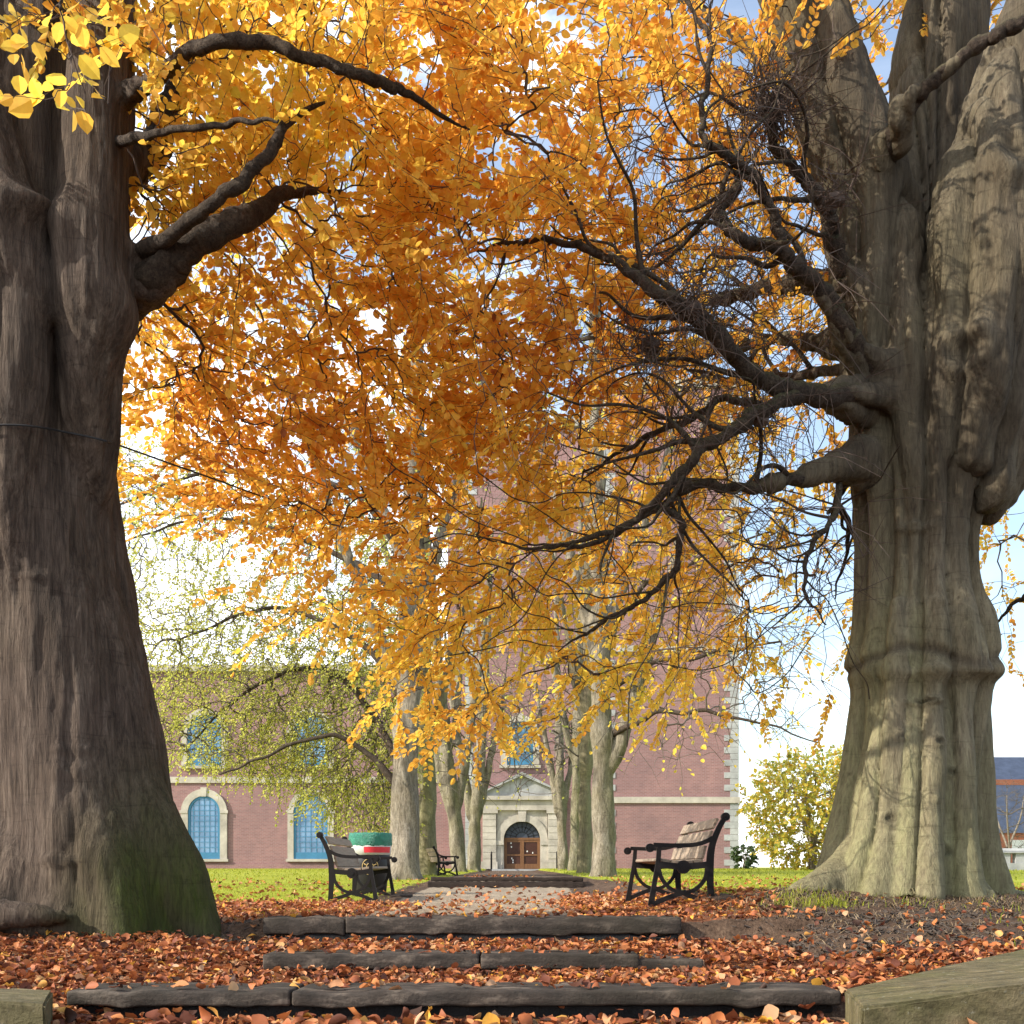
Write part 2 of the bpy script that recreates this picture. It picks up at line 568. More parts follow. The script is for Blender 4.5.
def axis_coords(lo, hi, fine_lo, fine_hi, step, grow):
    a = list(np.arange(fine_lo, fine_hi, step))
    s, x = step, a[-1]
    while x < hi:
        s *= grow
        x += s
        a.append(x)
    s, x, left = step, fine_lo, []
    while x > lo:
        s *= grow
        x -= s
        left.append(x)
    return np.array(left[::-1] + a)


def build_ground():
    xs = axis_coords(-500, 500, -5.0, 5.6, .045, 1.12)
    ys = axis_coords(-60, 600, 2.6, 14.0, .045, 1.07)
    X, Y = np.meshgrid(xs, ys)
    Z = H(X, Y)
    near = (Y < 24) & (np.abs(X) < 9)
    jit = np.zeros(X.shape)
    jit[near] = fbm(X[near], Y[near], 2.2) * .02 + fbm(X[near], Y[near], 7.0, 3.0) * .020
    Z = Z + jit
    nx, ny = len(xs), len(ys)
    mb = MB()
    i = np.arange((ny - 1) * nx).reshape(ny - 1, nx)[:, :-1].ravel()
    mb.add(np.stack([X, Y, Z], -1).reshape(-1, 3), [np.stack([i, i + 1, i + nx + 1, i + nx], 1)])
    o = mb.build('ground', M['ground'], smooth=True)
    tag(o, kind='structure')
    for nm, val in (('lawn', lawn_mask(X, Y)), ('path', path_mask(X, Y)), ('litter', np.clip(litter_density(X, Y) * 1.3, 0, 1))):
        a = o.data.attributes.new(nm, 'FLOAT', 'POINT')
        a.data.foreach_set('value', val.astype(np.float32).ravel())
    return o


build_ground()


# ------------------------------------------------------------------ leaves
LEAF_V = np.array([[0, 0, 0], [0, .36, 0], [0, .72, 0], [0, 1, 0], [-.25, .16, 0], [-.36, .45, 0], [-.24, .78, 0], [.25, .16, 0], [.36, .45, 0], [.24, .78, 0]])
LEAF_F4 = np.array([[0, 1, 5, 4], [1, 2, 6, 5], [0, 7, 8, 1], [1, 8, 9, 2]])
LEAF_F3 = np.array([[2, 3, 6], [2, 9, 3]])


def unit(v):
    return v / (np.linalg.norm(v, axis=-1, keepdims=True) + 1e-9)


def add_leaves(mb, base, axis, normal, size, tint, fold=.25, droop=.3):
    """oval leaves folded along the midrib: base points, growing directions, face normals"""
    n = len(base)
    if n == 0:
        return
    axis = unit(axis)
    side = unit(np.cross(axis, normal))
    nor = np.cross(side, axis)
    fo = (fold * (.3 + rng.random(n)))[:, None]
    dr = (droop * rng.uniform(-.3, 1, n))[:, None]
    u, v = LEAF_V[None, :, 0] * rng.uniform(.85, 1.15, (n, 1)), np.repeat(LEAF_V[None, :, 1], n, 0)
    w = np.abs(u) * fo * 1.6 - dr * v ** 2 * .5
    p = base[:, None] + size[:, None, None] * (u[..., None] * side[:, None] + v[..., None] * axis[:, None] + w[..., None] * nor[:, None])
    b = (np.arange(n) * 10)[:, None, None]
    mb.add(p.reshape(-1, 3), [(b + LEAF_F4[None]).reshape(-1, 4)], np.repeat(tint, 4))
    # second face set shares the vertices just added
    mb.f.append((b + LEAF_F3[None]).reshape(-1, 3) + mb.n - 10 * n)
    mb.attr.append(np.repeat(tint, 2))


def grow(root_pts, root_len, att, wl=.3):
    """join every attractor point to the nearest branch so far; returns nodes and parents"""
    nr, n = len(root_pts), len(att)
    pos = np.vstack([root_pts, att])
    parent = np.full(nr + n, -1)
    plen = np.concatenate([root_len, np.zeros(n)])
    D = np.linalg.norm(att[:, None] - root_pts[None], axis=2) + wl * root_len[None]
    best = D.min(1)
    who = D.argmin(1)
    todo = np.ones(n, bool)
    order = []
    for _ in range(n):
        k = int(np.argmin(np.where(todo, best, 1e9)))
        todo[k] = False
        parent[nr + k] = who[k]
        plen[nr + k] = plen[who[k]] + np.linalg.norm(pos[who[k]] - att[k])
        order.append(nr + k)
        d = np.linalg.norm(att - att[k], axis=1) + wl * plen[nr + k]
        upd = todo & (d < best)
        best[upd] = d[upd]
        who[upd] = nr + k
    return pos, parent, np.array(order)


def grow_branches(mb, root_pts, att, tip=.0028, rmax=.05, wl=.3, root_len=None, sag=.06, expo=2.3, sides=4, rootdir=None):
    """draw the branch network into mb; returns incoming direction per attractor"""
    root_pts = np.asarray(root_pts, float)
    if root_len is None:
        root_len = np.zeros(len(root_pts))
    pos, par, order = grow(root_pts, root_len, att, wl)
    nr = len(root_pts)
    acc = np.zeros(len(pos))
    for k in order[::-1]:
        acc[k] = max(acc[k], tip ** expo)
        acc[par[k]] += acc[k]
    rad = np.minimum(np.maximum(acc, tip ** expo) ** (1 / expo), rmax)
    k = order
    p0, p1 = pos[par[k]], pos[k]
    gp = np.where(par[k] >= nr, par[par[k]], par[k])
    tin = p0 - pos[np.maximum(gp, 0)]
    L = np.linalg.norm(p1 - p0, axis=1)[:, None]
    chord = (p1 - p0)
    m0 = np.where(np.linalg.norm(tin, axis=1)[:, None] > 1e-6, unit(tin) * L * .7 + chord * .3, chord)
    m1 = chord + np.array([0, 0, -1]) * L * .25
    r1 = rad[k]
    r0 = np.minimum(np.where(par[k] >= nr, rad[par[k]], r1 * 1.3), r1 * 1.6)
    prev = p0
    segs = 4
    for s in range(1, segs + 1):
        t = s / segs
        h = (2 * t ** 3 - 3 * t ** 2 + 1) * p0 + (t ** 3 - 2 * t ** 2 + t) * m0 + (-2 * t ** 3 + 3 * t ** 2) * p1 + (t ** 3 - t ** 2) * m1
        if s < segs:
            h = h + rng.normal(0, .035, h.shape) * L
        a = r0 + (r1 - r0) * (s - 1) / segs
        b = r0 + (r1 - r0) * s / segs
        mb.frusta(prev, h, a, b, sides)
        prev = h
    dirs = np.zeros((len(att), 3))
    dirs[k - nr] = unit(chord)
    return dirs


def sprays(leafmb, twigmb, base, dirs, nleaf, length, size, tintf, flat=1.0, droop=.16, twig_r=.0022, keep=1.0, spread=.9):
    """flat beech sprays: a thin twig with leaves set alternately on both sides"""
    n = len(base)
    ax = unit(dirs + rng.normal(0, .35, (n, 3)) + np.array([0, 0, -droop]))
    up = unit(np.array([0, 0, 1.0]) * flat + rng.normal(0, .55, (n, 3)))
    side = unit(np.cross(ax, up))
    nor = np.cross(side, ax)
    Ls = length * rng.uniform(.6, 1.3, n)
    tip = base + ax * Ls[:, None] + np.array([0, 0, -.08]) * Ls[:, None]
    mid = (base + tip) / 2 + nor * (Ls * .06)[:, None]
    if twigmb is not None:
        twigmb.frusta(base, mid, np.full(n, twig_r * 1.3), np.full(n, twig_r), 3)
        twigmb.frusta(mid, tip, np.full(n, twig_r), np.full(n, twig_r * .5), 3)
    if nleaf == 0:
        return
    for j in range(nleaf):
        ok = rng.random(n) < keep
        t = (j + rng.uniform(.2, .8, n)) / nleaf
        pt = np.where((t < .5)[:, None], base + (mid - base) * (t * 2)[:, None], mid + (tip - mid) * ((t - .5) * 2)[:, None])
        s = 1 if j % 2 else -1
        a = ax * .75 + side * s * spread * rng.uniform(.5, 1.2, (n, 1)) + rng.normal(0, .28, (n, 3))
        if j == nleaf - 1:
            a = ax + rng.normal(0, .2, (n, 3))
        a = a + np.array([0, 0, -.10])
        nn = nor + rng.normal(0, .42, (n, 3))
        sz = size * rng.uniform(.65, 1.2, n)
        pt = pt + unit(a) * (.08 * sz)[:, None]
        ti = tintf(pt)
        add_leaves(leafmb, pt[ok], a[ok], nn[ok], sz[ok], ti[ok])


# ------------------------------------------------------------------ big trunks
def fuse(parts, voxel, name, smooth=7):
    """parts: closed tubes and blobs in one MB -> one continuous skin"""
    me = parts.mesh(name)
    o = bpy.data.objects.new(name + '_src', me)
    COL.objects.link(o)
    m = o.modifiers.new('r', 'REMESH')
    m.mode = 'VOXEL'
    m.voxel_size = voxel
    s = o.modifiers.new('s', 'SMOOTH')
    s.iterations = smooth
    s.factor = .5
    dg = bpy.context.evaluated_depsgraph_get()
    res = bpy.data.meshes.new_from_object(o.evaluated_get(dg))
    res.name = name
    bpy.data.objects.remove(o)
    bpy.data.meshes.remove(me)
    return res


def mesh_co(me):
    v = np.zeros(len(me.vertices) * 3, np.float32)
    me.vertices.foreach_get('co', v)
    return v.reshape(-1, 3).astype(float)


def mesh_no(me):
    v = np.zeros(len(me.vertices) * 3, np.float32)
    me.vertex_normals.foreach_get('vector', v)
    return v.reshape(-1, 3).astype(float)


def nz(p, sx, sz, o=0.0, kind=0):
    f = mnoise.noise
    if kind == 1:
        return np.array([1 - abs(f(Vector((a[0] * sx + o, a[1] * sx, a[2] * sz)))) * 2 for a in p])
    return np.array([f(Vector((a[0] * sx + o, a[1] * sx, a[2] * sz))) for a in p])


def px_path(rows):
    """rows (px, py, d, radius px) -> world points and radii"""
    return np.array([[*P(a, b, d), r * d / F] for a, b, d, r in rows])


def stem(mb, rows, n=6, sides=20):
    q = smooth_path(px_path(rows), n)
    mb.tube(q[:, :3], np.maximum(q[:, 3], .004), sides)
    return q


def limb_tube(mb, rows, wob=.02, sides=14, knob=.12, thin=.82):
    rows = [list(r) for r in rows]
    rows[-1][3] = min(rows[-1][3], 1.0)
    q = smooth_path(px_path(rows), 14)
    k = rng.uniform(0, 99)
    w = np.array([mnoise.noise_vector(Vector((i * .17, k, 0))) for i in range(len(q))]) * wob
    w += np.array([mnoise.noise_vector(Vector((i * .45, k, 9))) for i in range(len(q))]) * wob * .45
    w[:8] *= np.linspace(0, 1, 8)[:, None]
    q[:, :3] += w
    q[:, 3] *= thin * (1 + knob * np.array([mnoise.noise(Vector((i * .37, k, 5))) for i in range(len(q))]) + knob * np.array([max(0, mnoise.noise(Vector((i * .9, k, 8))) - .15) for i in range(len(q))]) * 1.6)
    n0 = mb.n
    mb.tube(q[:, :3], np.maximum(q[:, 3], .0025), sides)
    v = mb.v[-1]
    c = np.repeat(q[:, :3], sides, 0)
    rr = np.linalg.norm(v - c, axis=1, keepdims=True)
    bump = nz(v, 9, 9, k)[:, None] * .22 + nz(v, 22, 22, k)[:, None] * .10
    mb.v[-1] = v + (v - c) * bump * np.clip(rr / .03, .3, 1)
    return q


def flare(mb, rows, grow_=1.25):
    """the collar where a limb leaves the trunk, part of the trunk's skin"""
    r = [list(x) for x in rows[:4]]
    for i, x in enumerate(r):
        x[3] *= (1.1, .85, .62, .45)[i]
    stem(mb, r, 6, 14)


def bumps(v, no, spots):
    d = np.zeros(len(v))
    for (px, py, dd, w, h, amp) in spots:
        c = P(px, py, dd)
        r2 = ((v[:, 0] - c[0]) ** 2 + (v[:, 1] - c[1]) ** 2 * .4) / w ** 2 + (v[:, 2] - c[2]) ** 2 / h ** 2
        d += amp * np.exp(-r2) * (no[:, 1] < .5)
    return d


def flutes(v, cxy, k, amp, seed, warp=.8):
    """deep folds running up the stem, sharp in the valleys"""
    th = np.arctan2(v[:, 1] - cxy[:, 1], v[:, 0] - cxy[:, 0])
    wv = np.array([mnoise.noise(Vector((math.cos(t) * 1.3 + seed, math.sin(t) * 1.3, z * .55))) for t, z in zip(th, v[:, 2])])
    ph = th * k / 2 + wv * warp * 2.2
    return (np.sqrt(np.abs(np.sin(ph))) - .75) * amp


def scars_on(v, no, spots):
    """eye-shaped branch scars: ring bump and dark centre"""
    sc = np.zeros(len(v))
    disp = np.zeros(len(v))
    for (c, w, h, depth) in spots:
        dx = np.hypot(v[:, 0] - c[0], (v[:, 1] - c[1]) * .35) / w
        dz = (v[:, 2] - c[2]) / h
        r = np.sqrt(dx ** 2 + dz ** 2)
        front = no[:, 1] < .3
        g = np.exp(-((r - 1) / .45) ** 2) * front
        disp += g * depth
        disp -= np.exp(-(r / .6) ** 2) * depth * 1.2 * front
        sc = np.maximum(sc, np.exp(-(np.abs(r - .35) / .55) ** 2) * front)
    return disp, sc


def set_attr(me, name, val):
    a = me.attributes.get(name) or me.attributes.new(name, 'FLOAT', 'POINT')
    a.data.foreach_set('value', np.clip(val, 0, 1).astype(np.float32))


def finish_trunk(me, mat, parent, origin, disp, moss, scar_shade):
    v = mesh_co(me)
    no = mesh_no(me)
    v = v + no * disp[:, None] - np.asarray(origin)
    me.vertices.foreach_set('co', v.astype(np.float32).ravel())
    me.polygons.foreach_set('use_smooth', np.ones(len(me.polygons), bool))
    set_attr(me, 'moss', moss)
    set_attr(me, 'scar_shade', scar_shade)
    me.materials.clear()
    me.materials.append(mat)
    me.update()
    o = bpy.data.objects.new('trunk', me)
    COL.objects.link(o)
    o.parent = parent
    return o


# canopy density seen from the path, cells of 64 x 64 px
GRID = np.array([[int(c) for c in r.split()] for r in """
4 5 8 8 8 7 6 6 6 6 6 5 5 6 4 3
3 5 8 9 8 8 7 6 6 6 6 6 5 4 2 2
2 5 9 9 9 9 8 7 7 7 6 6 5 3 1 1
2 6 9 9 9 9 8 8 7 7 7 6 5 3 1 1
2 5 9 9 9 9 9 8 8 8 8 7 6 3 0 1
1 6 9 9 9 9 9 9 8 8 8 7 6 2 0 2
0 4 9 9 9 9 9 9 9 8 7 7 6 2 0 1
0 0 2 7 9 9 9 9 9 7 6 5 4 2 0 3
0 0 0 1 5 9 9 9 9 8 7 6 3 3 0 4
0 0 0 0 1 7 9 9 9 8 7 5 3 3 0 4
0 0 0 0 0 0 7 9 9 7 5 3 1 1 0 2
0 0 0 0 0 0 2 6 3 0 0 0 0 0 0 0
""".strip().split('\n')], float)


def canopy_density(px, py):
    gx = np.clip(px / 64 - .5, 0, 14.999)
    gy = np.clip(py / 64 - .5, 0, 10.999)
    i, j = gx.astype(int), gy.astype(int)
    a, b = gx - i, gy - j
    g = GRID[j, i] * (1 - a) * (1 - b) + GRID[j, i + 1] * a * (1 - b) + GRID[j + 1, i] * (1 - a) * b + GRID[j + 1, i + 1] * a * b
    g = np.where(py > 730, 0, g)
    out = (px < 0) | (px > 1024) | (py < 0)
    return np.where(out, g * .22, g) / 9


def sample_canopy(n, x0, x1, y0, y1, power=1.2):
    res = []
    tot = 0
    while tot < n:
        px = rng.uniform(x0, x1, 4000)
        py = rng.uniform(y0, y1, 4000)
        # clumps and holes
        cl = np.array([mnoise.noise(Vector((a * .013, b * .017, 2.0))) for a, b in zip(px, py)])
        k = rng.random(4000) < canopy_density(px, py) ** power * np.clip(.85 + 1.4 * cl, .10, 1.3)
        res.append(np.stack([px[k], py[k]], 1))
        tot += k.sum()
    return np.concatenate(res)[:n]


def canopy_depth(px, py):
    d0 = 5.0 + np.clip(py, -100, 760) / 700 * 3.2 + np.clip((px - 520) / 400, 0, 1) * 3.0
    return np.clip(d0 + rng.gamma(1.5, .85, len(px)), 4.2, 14.5)


def autumn_tint(pt):
    d = pt[:, 1]
    px = 512 + pt[:, 0] / d * F
    py = HY - (pt[:, 2] - CZ) / d * F
    t = .53 + 0 * px
    t -= .16 * np.exp(-((px - 230) / 150) ** 2 - ((py - 120) / 150) ** 2)
    t -= .17 * np.exp(-((px - 560) / 200) ** 2 - ((py - 660) / 110) ** 2)
    t += .08 * np.exp(-((px - 460) / 120) ** 2 - ((py - 150) / 110) ** 2)
    t += .16 * np.exp(-((px - 250) / 150) ** 2 - ((py - 450) / 90) ** 2)
    t += .08 * sstep(480, 620, px) * (1 - sstep(350, 520, py))
    cl = np.array([mnoise.noise(Vector((a[0] * 1.1, a[1] * 1.1, a[2] * 1.1))) for a in pt]) * .22
    return np.clip(t + cl + rng.normal(0, .13, len(px)), 0, 1)


left_limbs = [
    [(120, 292, 6.3, 25), (160, 275, 6.1, 22), (195, 240, 6.0, 19), (245, 218, 6.1, 14), (285, 195, 6.4, 8), (340, 190, 6.8, 4)],
    [(120, 262, 6.2, 12), (165, 238, 5.9, 9), (205, 210, 5.7, 8), (245, 178, 5.6, 8), (275, 145, 5.6, 7), (290, 120, 5.6, 5), (330, 100, 5.7, 3)],
    [(95, 190, 6.6, 26), (150, 150, 6.9, 19), (182, 90, 7.0, 14), (225, 58, 7.0, 12), (270, 40, 7.0, 11), (300, 15, 7.0, 9), (325, -40, 7.0, 8), (340, -120, 7.1, 5)],
    [(100, 110, 6.2, 16), (155, 78, 5.7, 9), (200, 48, 5.4, 8), (260, 42, 5.3, 8), (310, 58, 5.3, 7), (355, 72, 5.3, 6.5), (385, 86, 5.4, 6), (415, 98, 5.5, 4), (470, 130, 5.8, 2.5)],
    [(110, 145, 6.0, 7), (170, 130, 5.5, 4), (240, 122, 5.3, 3.5), (280, 120, 5.2, 3)],
    [(60, -60, 6.1, 30), (70, -110, 5.0, 14), (72, -110, 4.1, 8), (70, -80, 3.5, 5), (64, -30, 3.2, 3), (60, 10, 3.15, 2)],
    [(100, -40, 6.3, 34), (190, -120, 6.6, 20), (300, -170, 7.0, 14), (420, -190, 7.4, 9), (520, -190, 7.8, 5)],
    [(110, 60, 6.7, 16), (160, 20, 8.0, 12), (220, -10, 9.0, 9), (300, 60, 9.8, 6), (380, 120, 10.4, 4)],
]
right_limbs = [
    [(885, 400, 7.8, 22), (845, 396, 7.5, 18), (800, 394, 7.2, 15), (760, 378, 7.0, 14), (728, 350, 6.8, 13), (700, 318, 6.7, 15), (680, 305, 6.6, 12), (640, 280, 6.6, 9), (600, 252, 6.7, 7), (555, 240, 6.8, 5), (500, 245, 7, 3.5), (440, 262, 7.3, 2)],
    [(890, 385, 7.8, 24), (850, 338, 7.5, 16), (830, 300, 7.4, 14), (800, 268, 7.2, 12), (775, 250, 7.1, 10), (740, 240, 7.0, 9), (722, 222, 7.0, 9), (720, 205, 7.0, 11), (735, 190, 7.0, 8), (740, 170, 7.05, 5), (728, 120, 7.2, 3)],
    [(785, 262, 7.15, 9), (780, 235, 7.1, 8), (768, 200, 7.0, 7), (745, 168, 6.9, 6.5), (715, 150, 6.8, 6), (702, 130, 6.8, 5), (706, 95, 6.9, 4.5), (712, 50, 7, 4), (695, 10, 7.1, 3), (650, -40, 7.3, 2.5)],
    [(880, 330, 7.9, 24), (850, 285, 7.8, 18), (832, 240, 7.7, 14), (825, 205, 7.6, 11), (800, 175, 7.5, 9), (775, 145, 7.4, 8), (768, 110, 7.4, 6), (760, 60, 7.5, 4)],
    [(885, 465, 7.9, 20), (845, 466, 7.7, 15), (800, 478, 7.5, 10), (750, 488, 7.4, 8), (695, 488, 7.4, 7), (650, 510, 7.4, 5), (600, 540, 7.5, 4), (545, 548, 7.7, 3), (480, 540, 8.0, 2)],
    [(810, 392, 7.3, 12), (770, 408, 7.0, 10), (735, 430, 6.9, 10), (700, 450, 6.9, 9), (680, 475, 6.9, 8), (640, 515, 7.0, 6), (590, 538, 7.1, 4), (520, 545, 7.3, 3)],
    [(690, 480, 6.9, 7), (668, 505, 7.0, 6), (682, 530, 7.1, 5.5), (672, 570, 7.2, 5), (640, 600, 7.3, 4), (600, 625, 7.5, 3), (560, 650, 7.8, 2)],
    [(880, 350, 8.3, 18), (830, 342, 8.8, 12), (770, 340, 9.2, 9), (720, 350, 9.5, 8), (660, 357, 9.8, 7), (620, 340, 10, 5), (560, 340, 10.4, 3)],
    [(880, 300, 8.3, 20), (815, 282, 8.9, 13), (760, 290, 9.2, 11), (715, 300, 9.4, 8), (660, 310, 9.8, 5), (590, 330, 10.3, 3)],
    [(840, 478, 7.7, 6), (836, 515, 7.5, 4.5), (812, 545, 7.4, 4), (805, 590, 7.4, 3), (825, 625, 7.5, 2)],
    [(860, 460, 8.0, 8), (838, 500, 8.3, 6), (848, 530, 8.4, 4), (835, 600, 8.6, 2)],
    [(760, 405, 7.2, 7), (720, 400, 7.6, 6), (690, 420, 7.8, 5), (640, 440, 8, 4), (580, 480, 8.2, 3)],
    [(885, 160, 7.7, 16), (905, 110, 7.4, 13), (945, 70, 7.2, 11), (985, 42, 7.1, 10), (1025, 20, 7.0, 9), (1090, -30, 7, 6)],
    [(845, 100, 8.1, 14), (805, 120, 8.6, 9), (760, 60, 9.2, 7), (700, 10, 9.8, 6), (620, -30, 10.4, 4)],
    [(870, 370, 8.2, 10), (820, 372, 8.8, 8), (770, 378, 9.1, 7), (720, 380, 9.5, 6), (690, 372, 9.8, 4)],
    [(800, -20, 8, 24), (740, -90, 7.6, 14), (650, -140, 7.2, 10), (540, -150, 7.2, 6), (450, -140, 7.4, 4)],
    [(1060, 380, 7.9, 20), (1080, 470, 8.2, 10), (1060, 560, 8.6, 7), (1020, 600, 9.0, 4), (990, 630, 9.2, 2)],
]
# ---- left beech
LB = np.array([-2.62, 6.4, float(H(-2.62, 6.4)) - .02])
left_beech = thing('beech_tree', 'massive dark brown beech trunk with mossy foot at the left edge', 'tree', LB)
mb = MB()
D = 6.4
stem(mb, [(95, 960, D, 108), (95, 925, D, 100), (94, 870, D, 89), (85, 800, D, 85), (70, 700, D, 82), (50, 600, D, 80),
          (35, 500, D, 79), (29, 420, D, 79), (38, 340, D, 80), (46, 270, D, 80), (45, 180, D, 80), (50, 90, D, 76), (56, 0, D, 74), (66, -150, D, 70), (80, -300, D, 60)], 5, 28)
stem(mb, [(60, 330, 6.0, 30), (0, 250, 5.9, 48), (-25, 160, 5.9, 52), (-50, 40, 6.0, 48), (-90, -100, 6.1, 42), (-140, -260, 6.2, 36)])
stem(mb, [(90, 560, 6.35, 12), (92, 430, 6.12, 26), (92, 300, 5.97, 34), (96, 180, 5.98, 34), (100, 40, 6.0, 30), (104, -60, 6.1, 22)], 5, 16)
stem(mb, [(30, 760, 6.3, 14), (15, 600, 6.05, 26), (5, 450, 5.92, 32), (16, 330, 5.9, 32), (10, 230, 5.95, 30), (10, 100, 6.2, 20)], 5, 16)
stem(mb, [(95, 720, 6.35, 40), (120, 800, 6.3, 46), (148, 850, 6.3, 42), (175, 895, 6.28, 34), (195, 926, 6.25, 24), (216, 950, 6.2, 12)])
stem(mb, [(50, 760, 6.3, 30), (30, 860, 6.12, 42), (8, 905, 5.98, 32), (-12, 935, 5.9, 20)])
stem(mb, [(105, 740, 6.35, 30), (112, 850, 6.13, 44), (118, 905, 6.02, 36), (122, 955, 5.9, 26)])
stem(mb, [(70, 917, 5.75, 6), (35, 916, 5.7, 11), (-5, 914, 5.7, 13), (-60, 920, 5.7, 13), (-140, 935, 5.8, 10)])
for k in (0, 1, 2, 3, 7):
    flare(mb, left_limbs[k])
me = fuse(mb, .02, 'trunk', 22)
v = mesh_co(me)
no = mesh_no(me)
low = 1 - sstep(.3, 2.4, v[:, 2])
cxy = np.stack([np.interp(v[:, 2], [.2, 1.2, 2.6, 5], [-2.6, -2.72, -3.0, -2.95]), np.full(len(v), 6.4)], 1)
d = flutes(v, cxy, 9, .045, 3.0, .9) * (.5 + .5 * sstep(2.6, 3.6, v[:, 2])) + nz(v, 2.0, 1.2, 9.0) * .035 + (np.abs(nz(v, 7.5, .7, 4.0)) - .25) * .035 + (np.abs(nz(v, 17, 1.6, 2)) - .25) * .018 + nz(v, 34, 9, 7) * .004
d += bumps(v, no, [(118, 315, 6.0, .16, .2, .09), (30, 205, 5.75, .09, .07, .08), (75, 705, 5.8, .05, .05, .03), (60, 768, 5.75, .10, .05, .04), (128, 610, 6.0, .1, .12, .04), (25, 215, 5.8, .3, .12, .06), (70, 820, 5.8, .2, .3, .04), (10, 400, 5.8, .2, .5, .05)])
spots = [(P(130, 765, 5.9), .05, .04, .012), (P(60, 745, 5.7), .10, .025, .012), (P(40, 860, 5.6), .11, .03, .015), (P(150, 770, 6.0), .03, .04, .02), (P(95, 640, 5.75), .09, .02, .01),
         (P(45, 210, 5.6), .06, .18, .02), (P(60, 300, 5.62), .03, .25, .02), (P(15, 565, 5.7), .08, .02, .01)]
ds, scar_shade = scars_on(v, no, spots)
moss = (1 - sstep(.25, 1.55, v[:, 2])) * sstep(-2.75, -2.15, v[:, 0]) * (.35 + .65 * sstep(-.2, .7, no[:, 0])) * 1.15
scar_shade = np.maximum(scar_shade, .75 * np.exp(-((v[:, 0] - P(42, 0, 5.8)[0] - .05 * np.sin(v[:, 2] * 2.1)) / .055) ** 2) * sstep(3.3, 3.7, v[:, 2]) * (no[:, 1] < 0))  # dark strip painted for the shade inside the upright hollow
finish_trunk(me, M['bark_brown'], left_beech, LB, d + ds, moss, scar_shade)

lroots = []
for rows in left_limbs:
    b = MB()
    q = limb_tube(b, rows)
    lroots.append(q[3:])
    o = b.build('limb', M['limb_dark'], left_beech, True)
    o.location = -LB
# ---- right beech
RB = np.array([3.1, 8.0, float(H(3.1, 8.0)) - .02])
right_beech = thing('beech_tree', 'thick fluted olive grey beech trunk with bulging ring and spreading roots, right of the bench', 'tree', RB)
mb = MB()
D = 8.0
stem(mb, [(905, 925, D, 76), (899, 900, D, 70), (900, 870, D, 66), (907, 800, D, 64), (915, 730, D, 61), (920, 690, D, 65), (921, 664, D, 72), (921, 640, D, 67),
          (916, 590, D, 57), (914, 520, D, 55), (919, 460, D, 61), (928, 400, D, 70), (930, 345, D, 62), (925, 300, 8.2, 44)], 5, 28)
stem(mb, [(900, 420, 7.9, 40), (888, 330, 7.95, 42), (872, 220, 8, 42), (838, 110, 8, 40), (803, 0, 8, 36), (775, -100, 8, 34), (740, -220, 8, 28)])
stem(mb, [(925, 400, 8.3, 44), (915, 290, 8.4, 45), (922, 180, 8.5, 45), (940, 60, 8.6, 42), (958, -60, 8.6, 38), (975, -200, 8.7, 30)])
stem(mb, [(950, 470, 7.8, 40), (972, 385, 7.7, 50), (980, 295, 7.65, 52), (988, 200, 7.65, 48), (1010, 110, 7.7, 41), (1042, 10, 7.7, 37), (1075, -100, 7.8, 30)])
stem(mb, [(960, 500, 7.9, 36), (990, 450, 7.9, 42), (1030, 415, 7.9, 40), (1075, 365, 7.9, 36), (1140, 300, 8, 30), (1220, 220, 8, 20)])
for k, (dx, dd, r0) in enumerate(((-48, .0, 20), (-26, -.48, 18), (8, -.58, 20), (38, -.48, 18), (58, 0, 18))):
    stem(mb, [(905 + dx * 1.5, 905, D + dd * 1.25, r0 + 8), (909 + dx * 1.2, 830, D + dd, r0 + 3), (916 + dx, 720, D + dd * .86, r0 - 3), (920 + dx * .9, 600, D + dd * .75, 10)], 5, 12)
stem(mb, [(890, 710, 8.0, 26), (872, 800, 7.9, 32), (860, 850, 7.85, 30), (842, 880, 7.65, 27), (820, 892, 7.45, 22), (798, 902, 7.35, 16), (778, 916, 7.25, 8)])
stem(mb, [(815, 890, 7.5, 18), (806, 908, 7.25, 14), (790, 928, 7.1, 6)])
stem(mb, [(830, 885, 7.5, 14), (835, 905, 7.3, 11), (828, 925, 7.2, 6)])
stem(mb, [(930, 720, 7.9, 30), (944, 800, 7.8, 28), (948, 855, 7.7, 26), (962, 885, 7.55, 20), (984, 902, 7.4, 16), (1008, 920, 7.3, 8)])
stem(mb, [(895, 760, 7.8, 20), (886, 850, 7.6, 24), (872, 895, 7.4, 22), (862, 925, 7.3, 9)])
stem(mb, [(920, 760, 7.8, 20), (924, 850, 7.55, 24), (928, 895, 7.4, 22), (935, 925, 7.3, 9)])
stem(mb, [(945, 850, 8.1, 24), (985, 890, 8.3, 16), (1045, 900, 8.5, 9)])
for k in (0, 1, 3, 4, 7, 8, 12, 13, 15, 16):
    flare(mb, right_limbs[k])
me = fuse(mb, .02, 'trunk', 14)
v = mesh_co(me)
no = mesh_no(me)
low = 1 - sstep(.4, 2.0, v[:, 2])
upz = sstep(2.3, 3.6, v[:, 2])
cxy = np.stack([np.interp(v[:, 2], [.3, 1.2, 2.2, 4, 6], [3.08, 3.14, 3.2, 3.2, 3.3]), np.full(len(v), 8.0)], 1)
mid_ = 1 - sstep(1.9, 2.6, v[:, 2])
d = flutes(v, cxy, 13, .12, 1.0, .55) - .02 * mid_ * (.30 + .70 * low) + flutes(v, cxy, 11, .05, 8.0, 1.6) * (1 - mid_) + nz(v, 2.2, 1.5, 9.0) * .04 + (np.abs(nz(v, 5.5, .9, 2)) - .25) * .05 * (.4 + upz) + (np.abs(nz(v, 13, 2.0, 5)) - .25) * .022 * (.3 + upz) + nz(v, 26, 9, 7) * .004
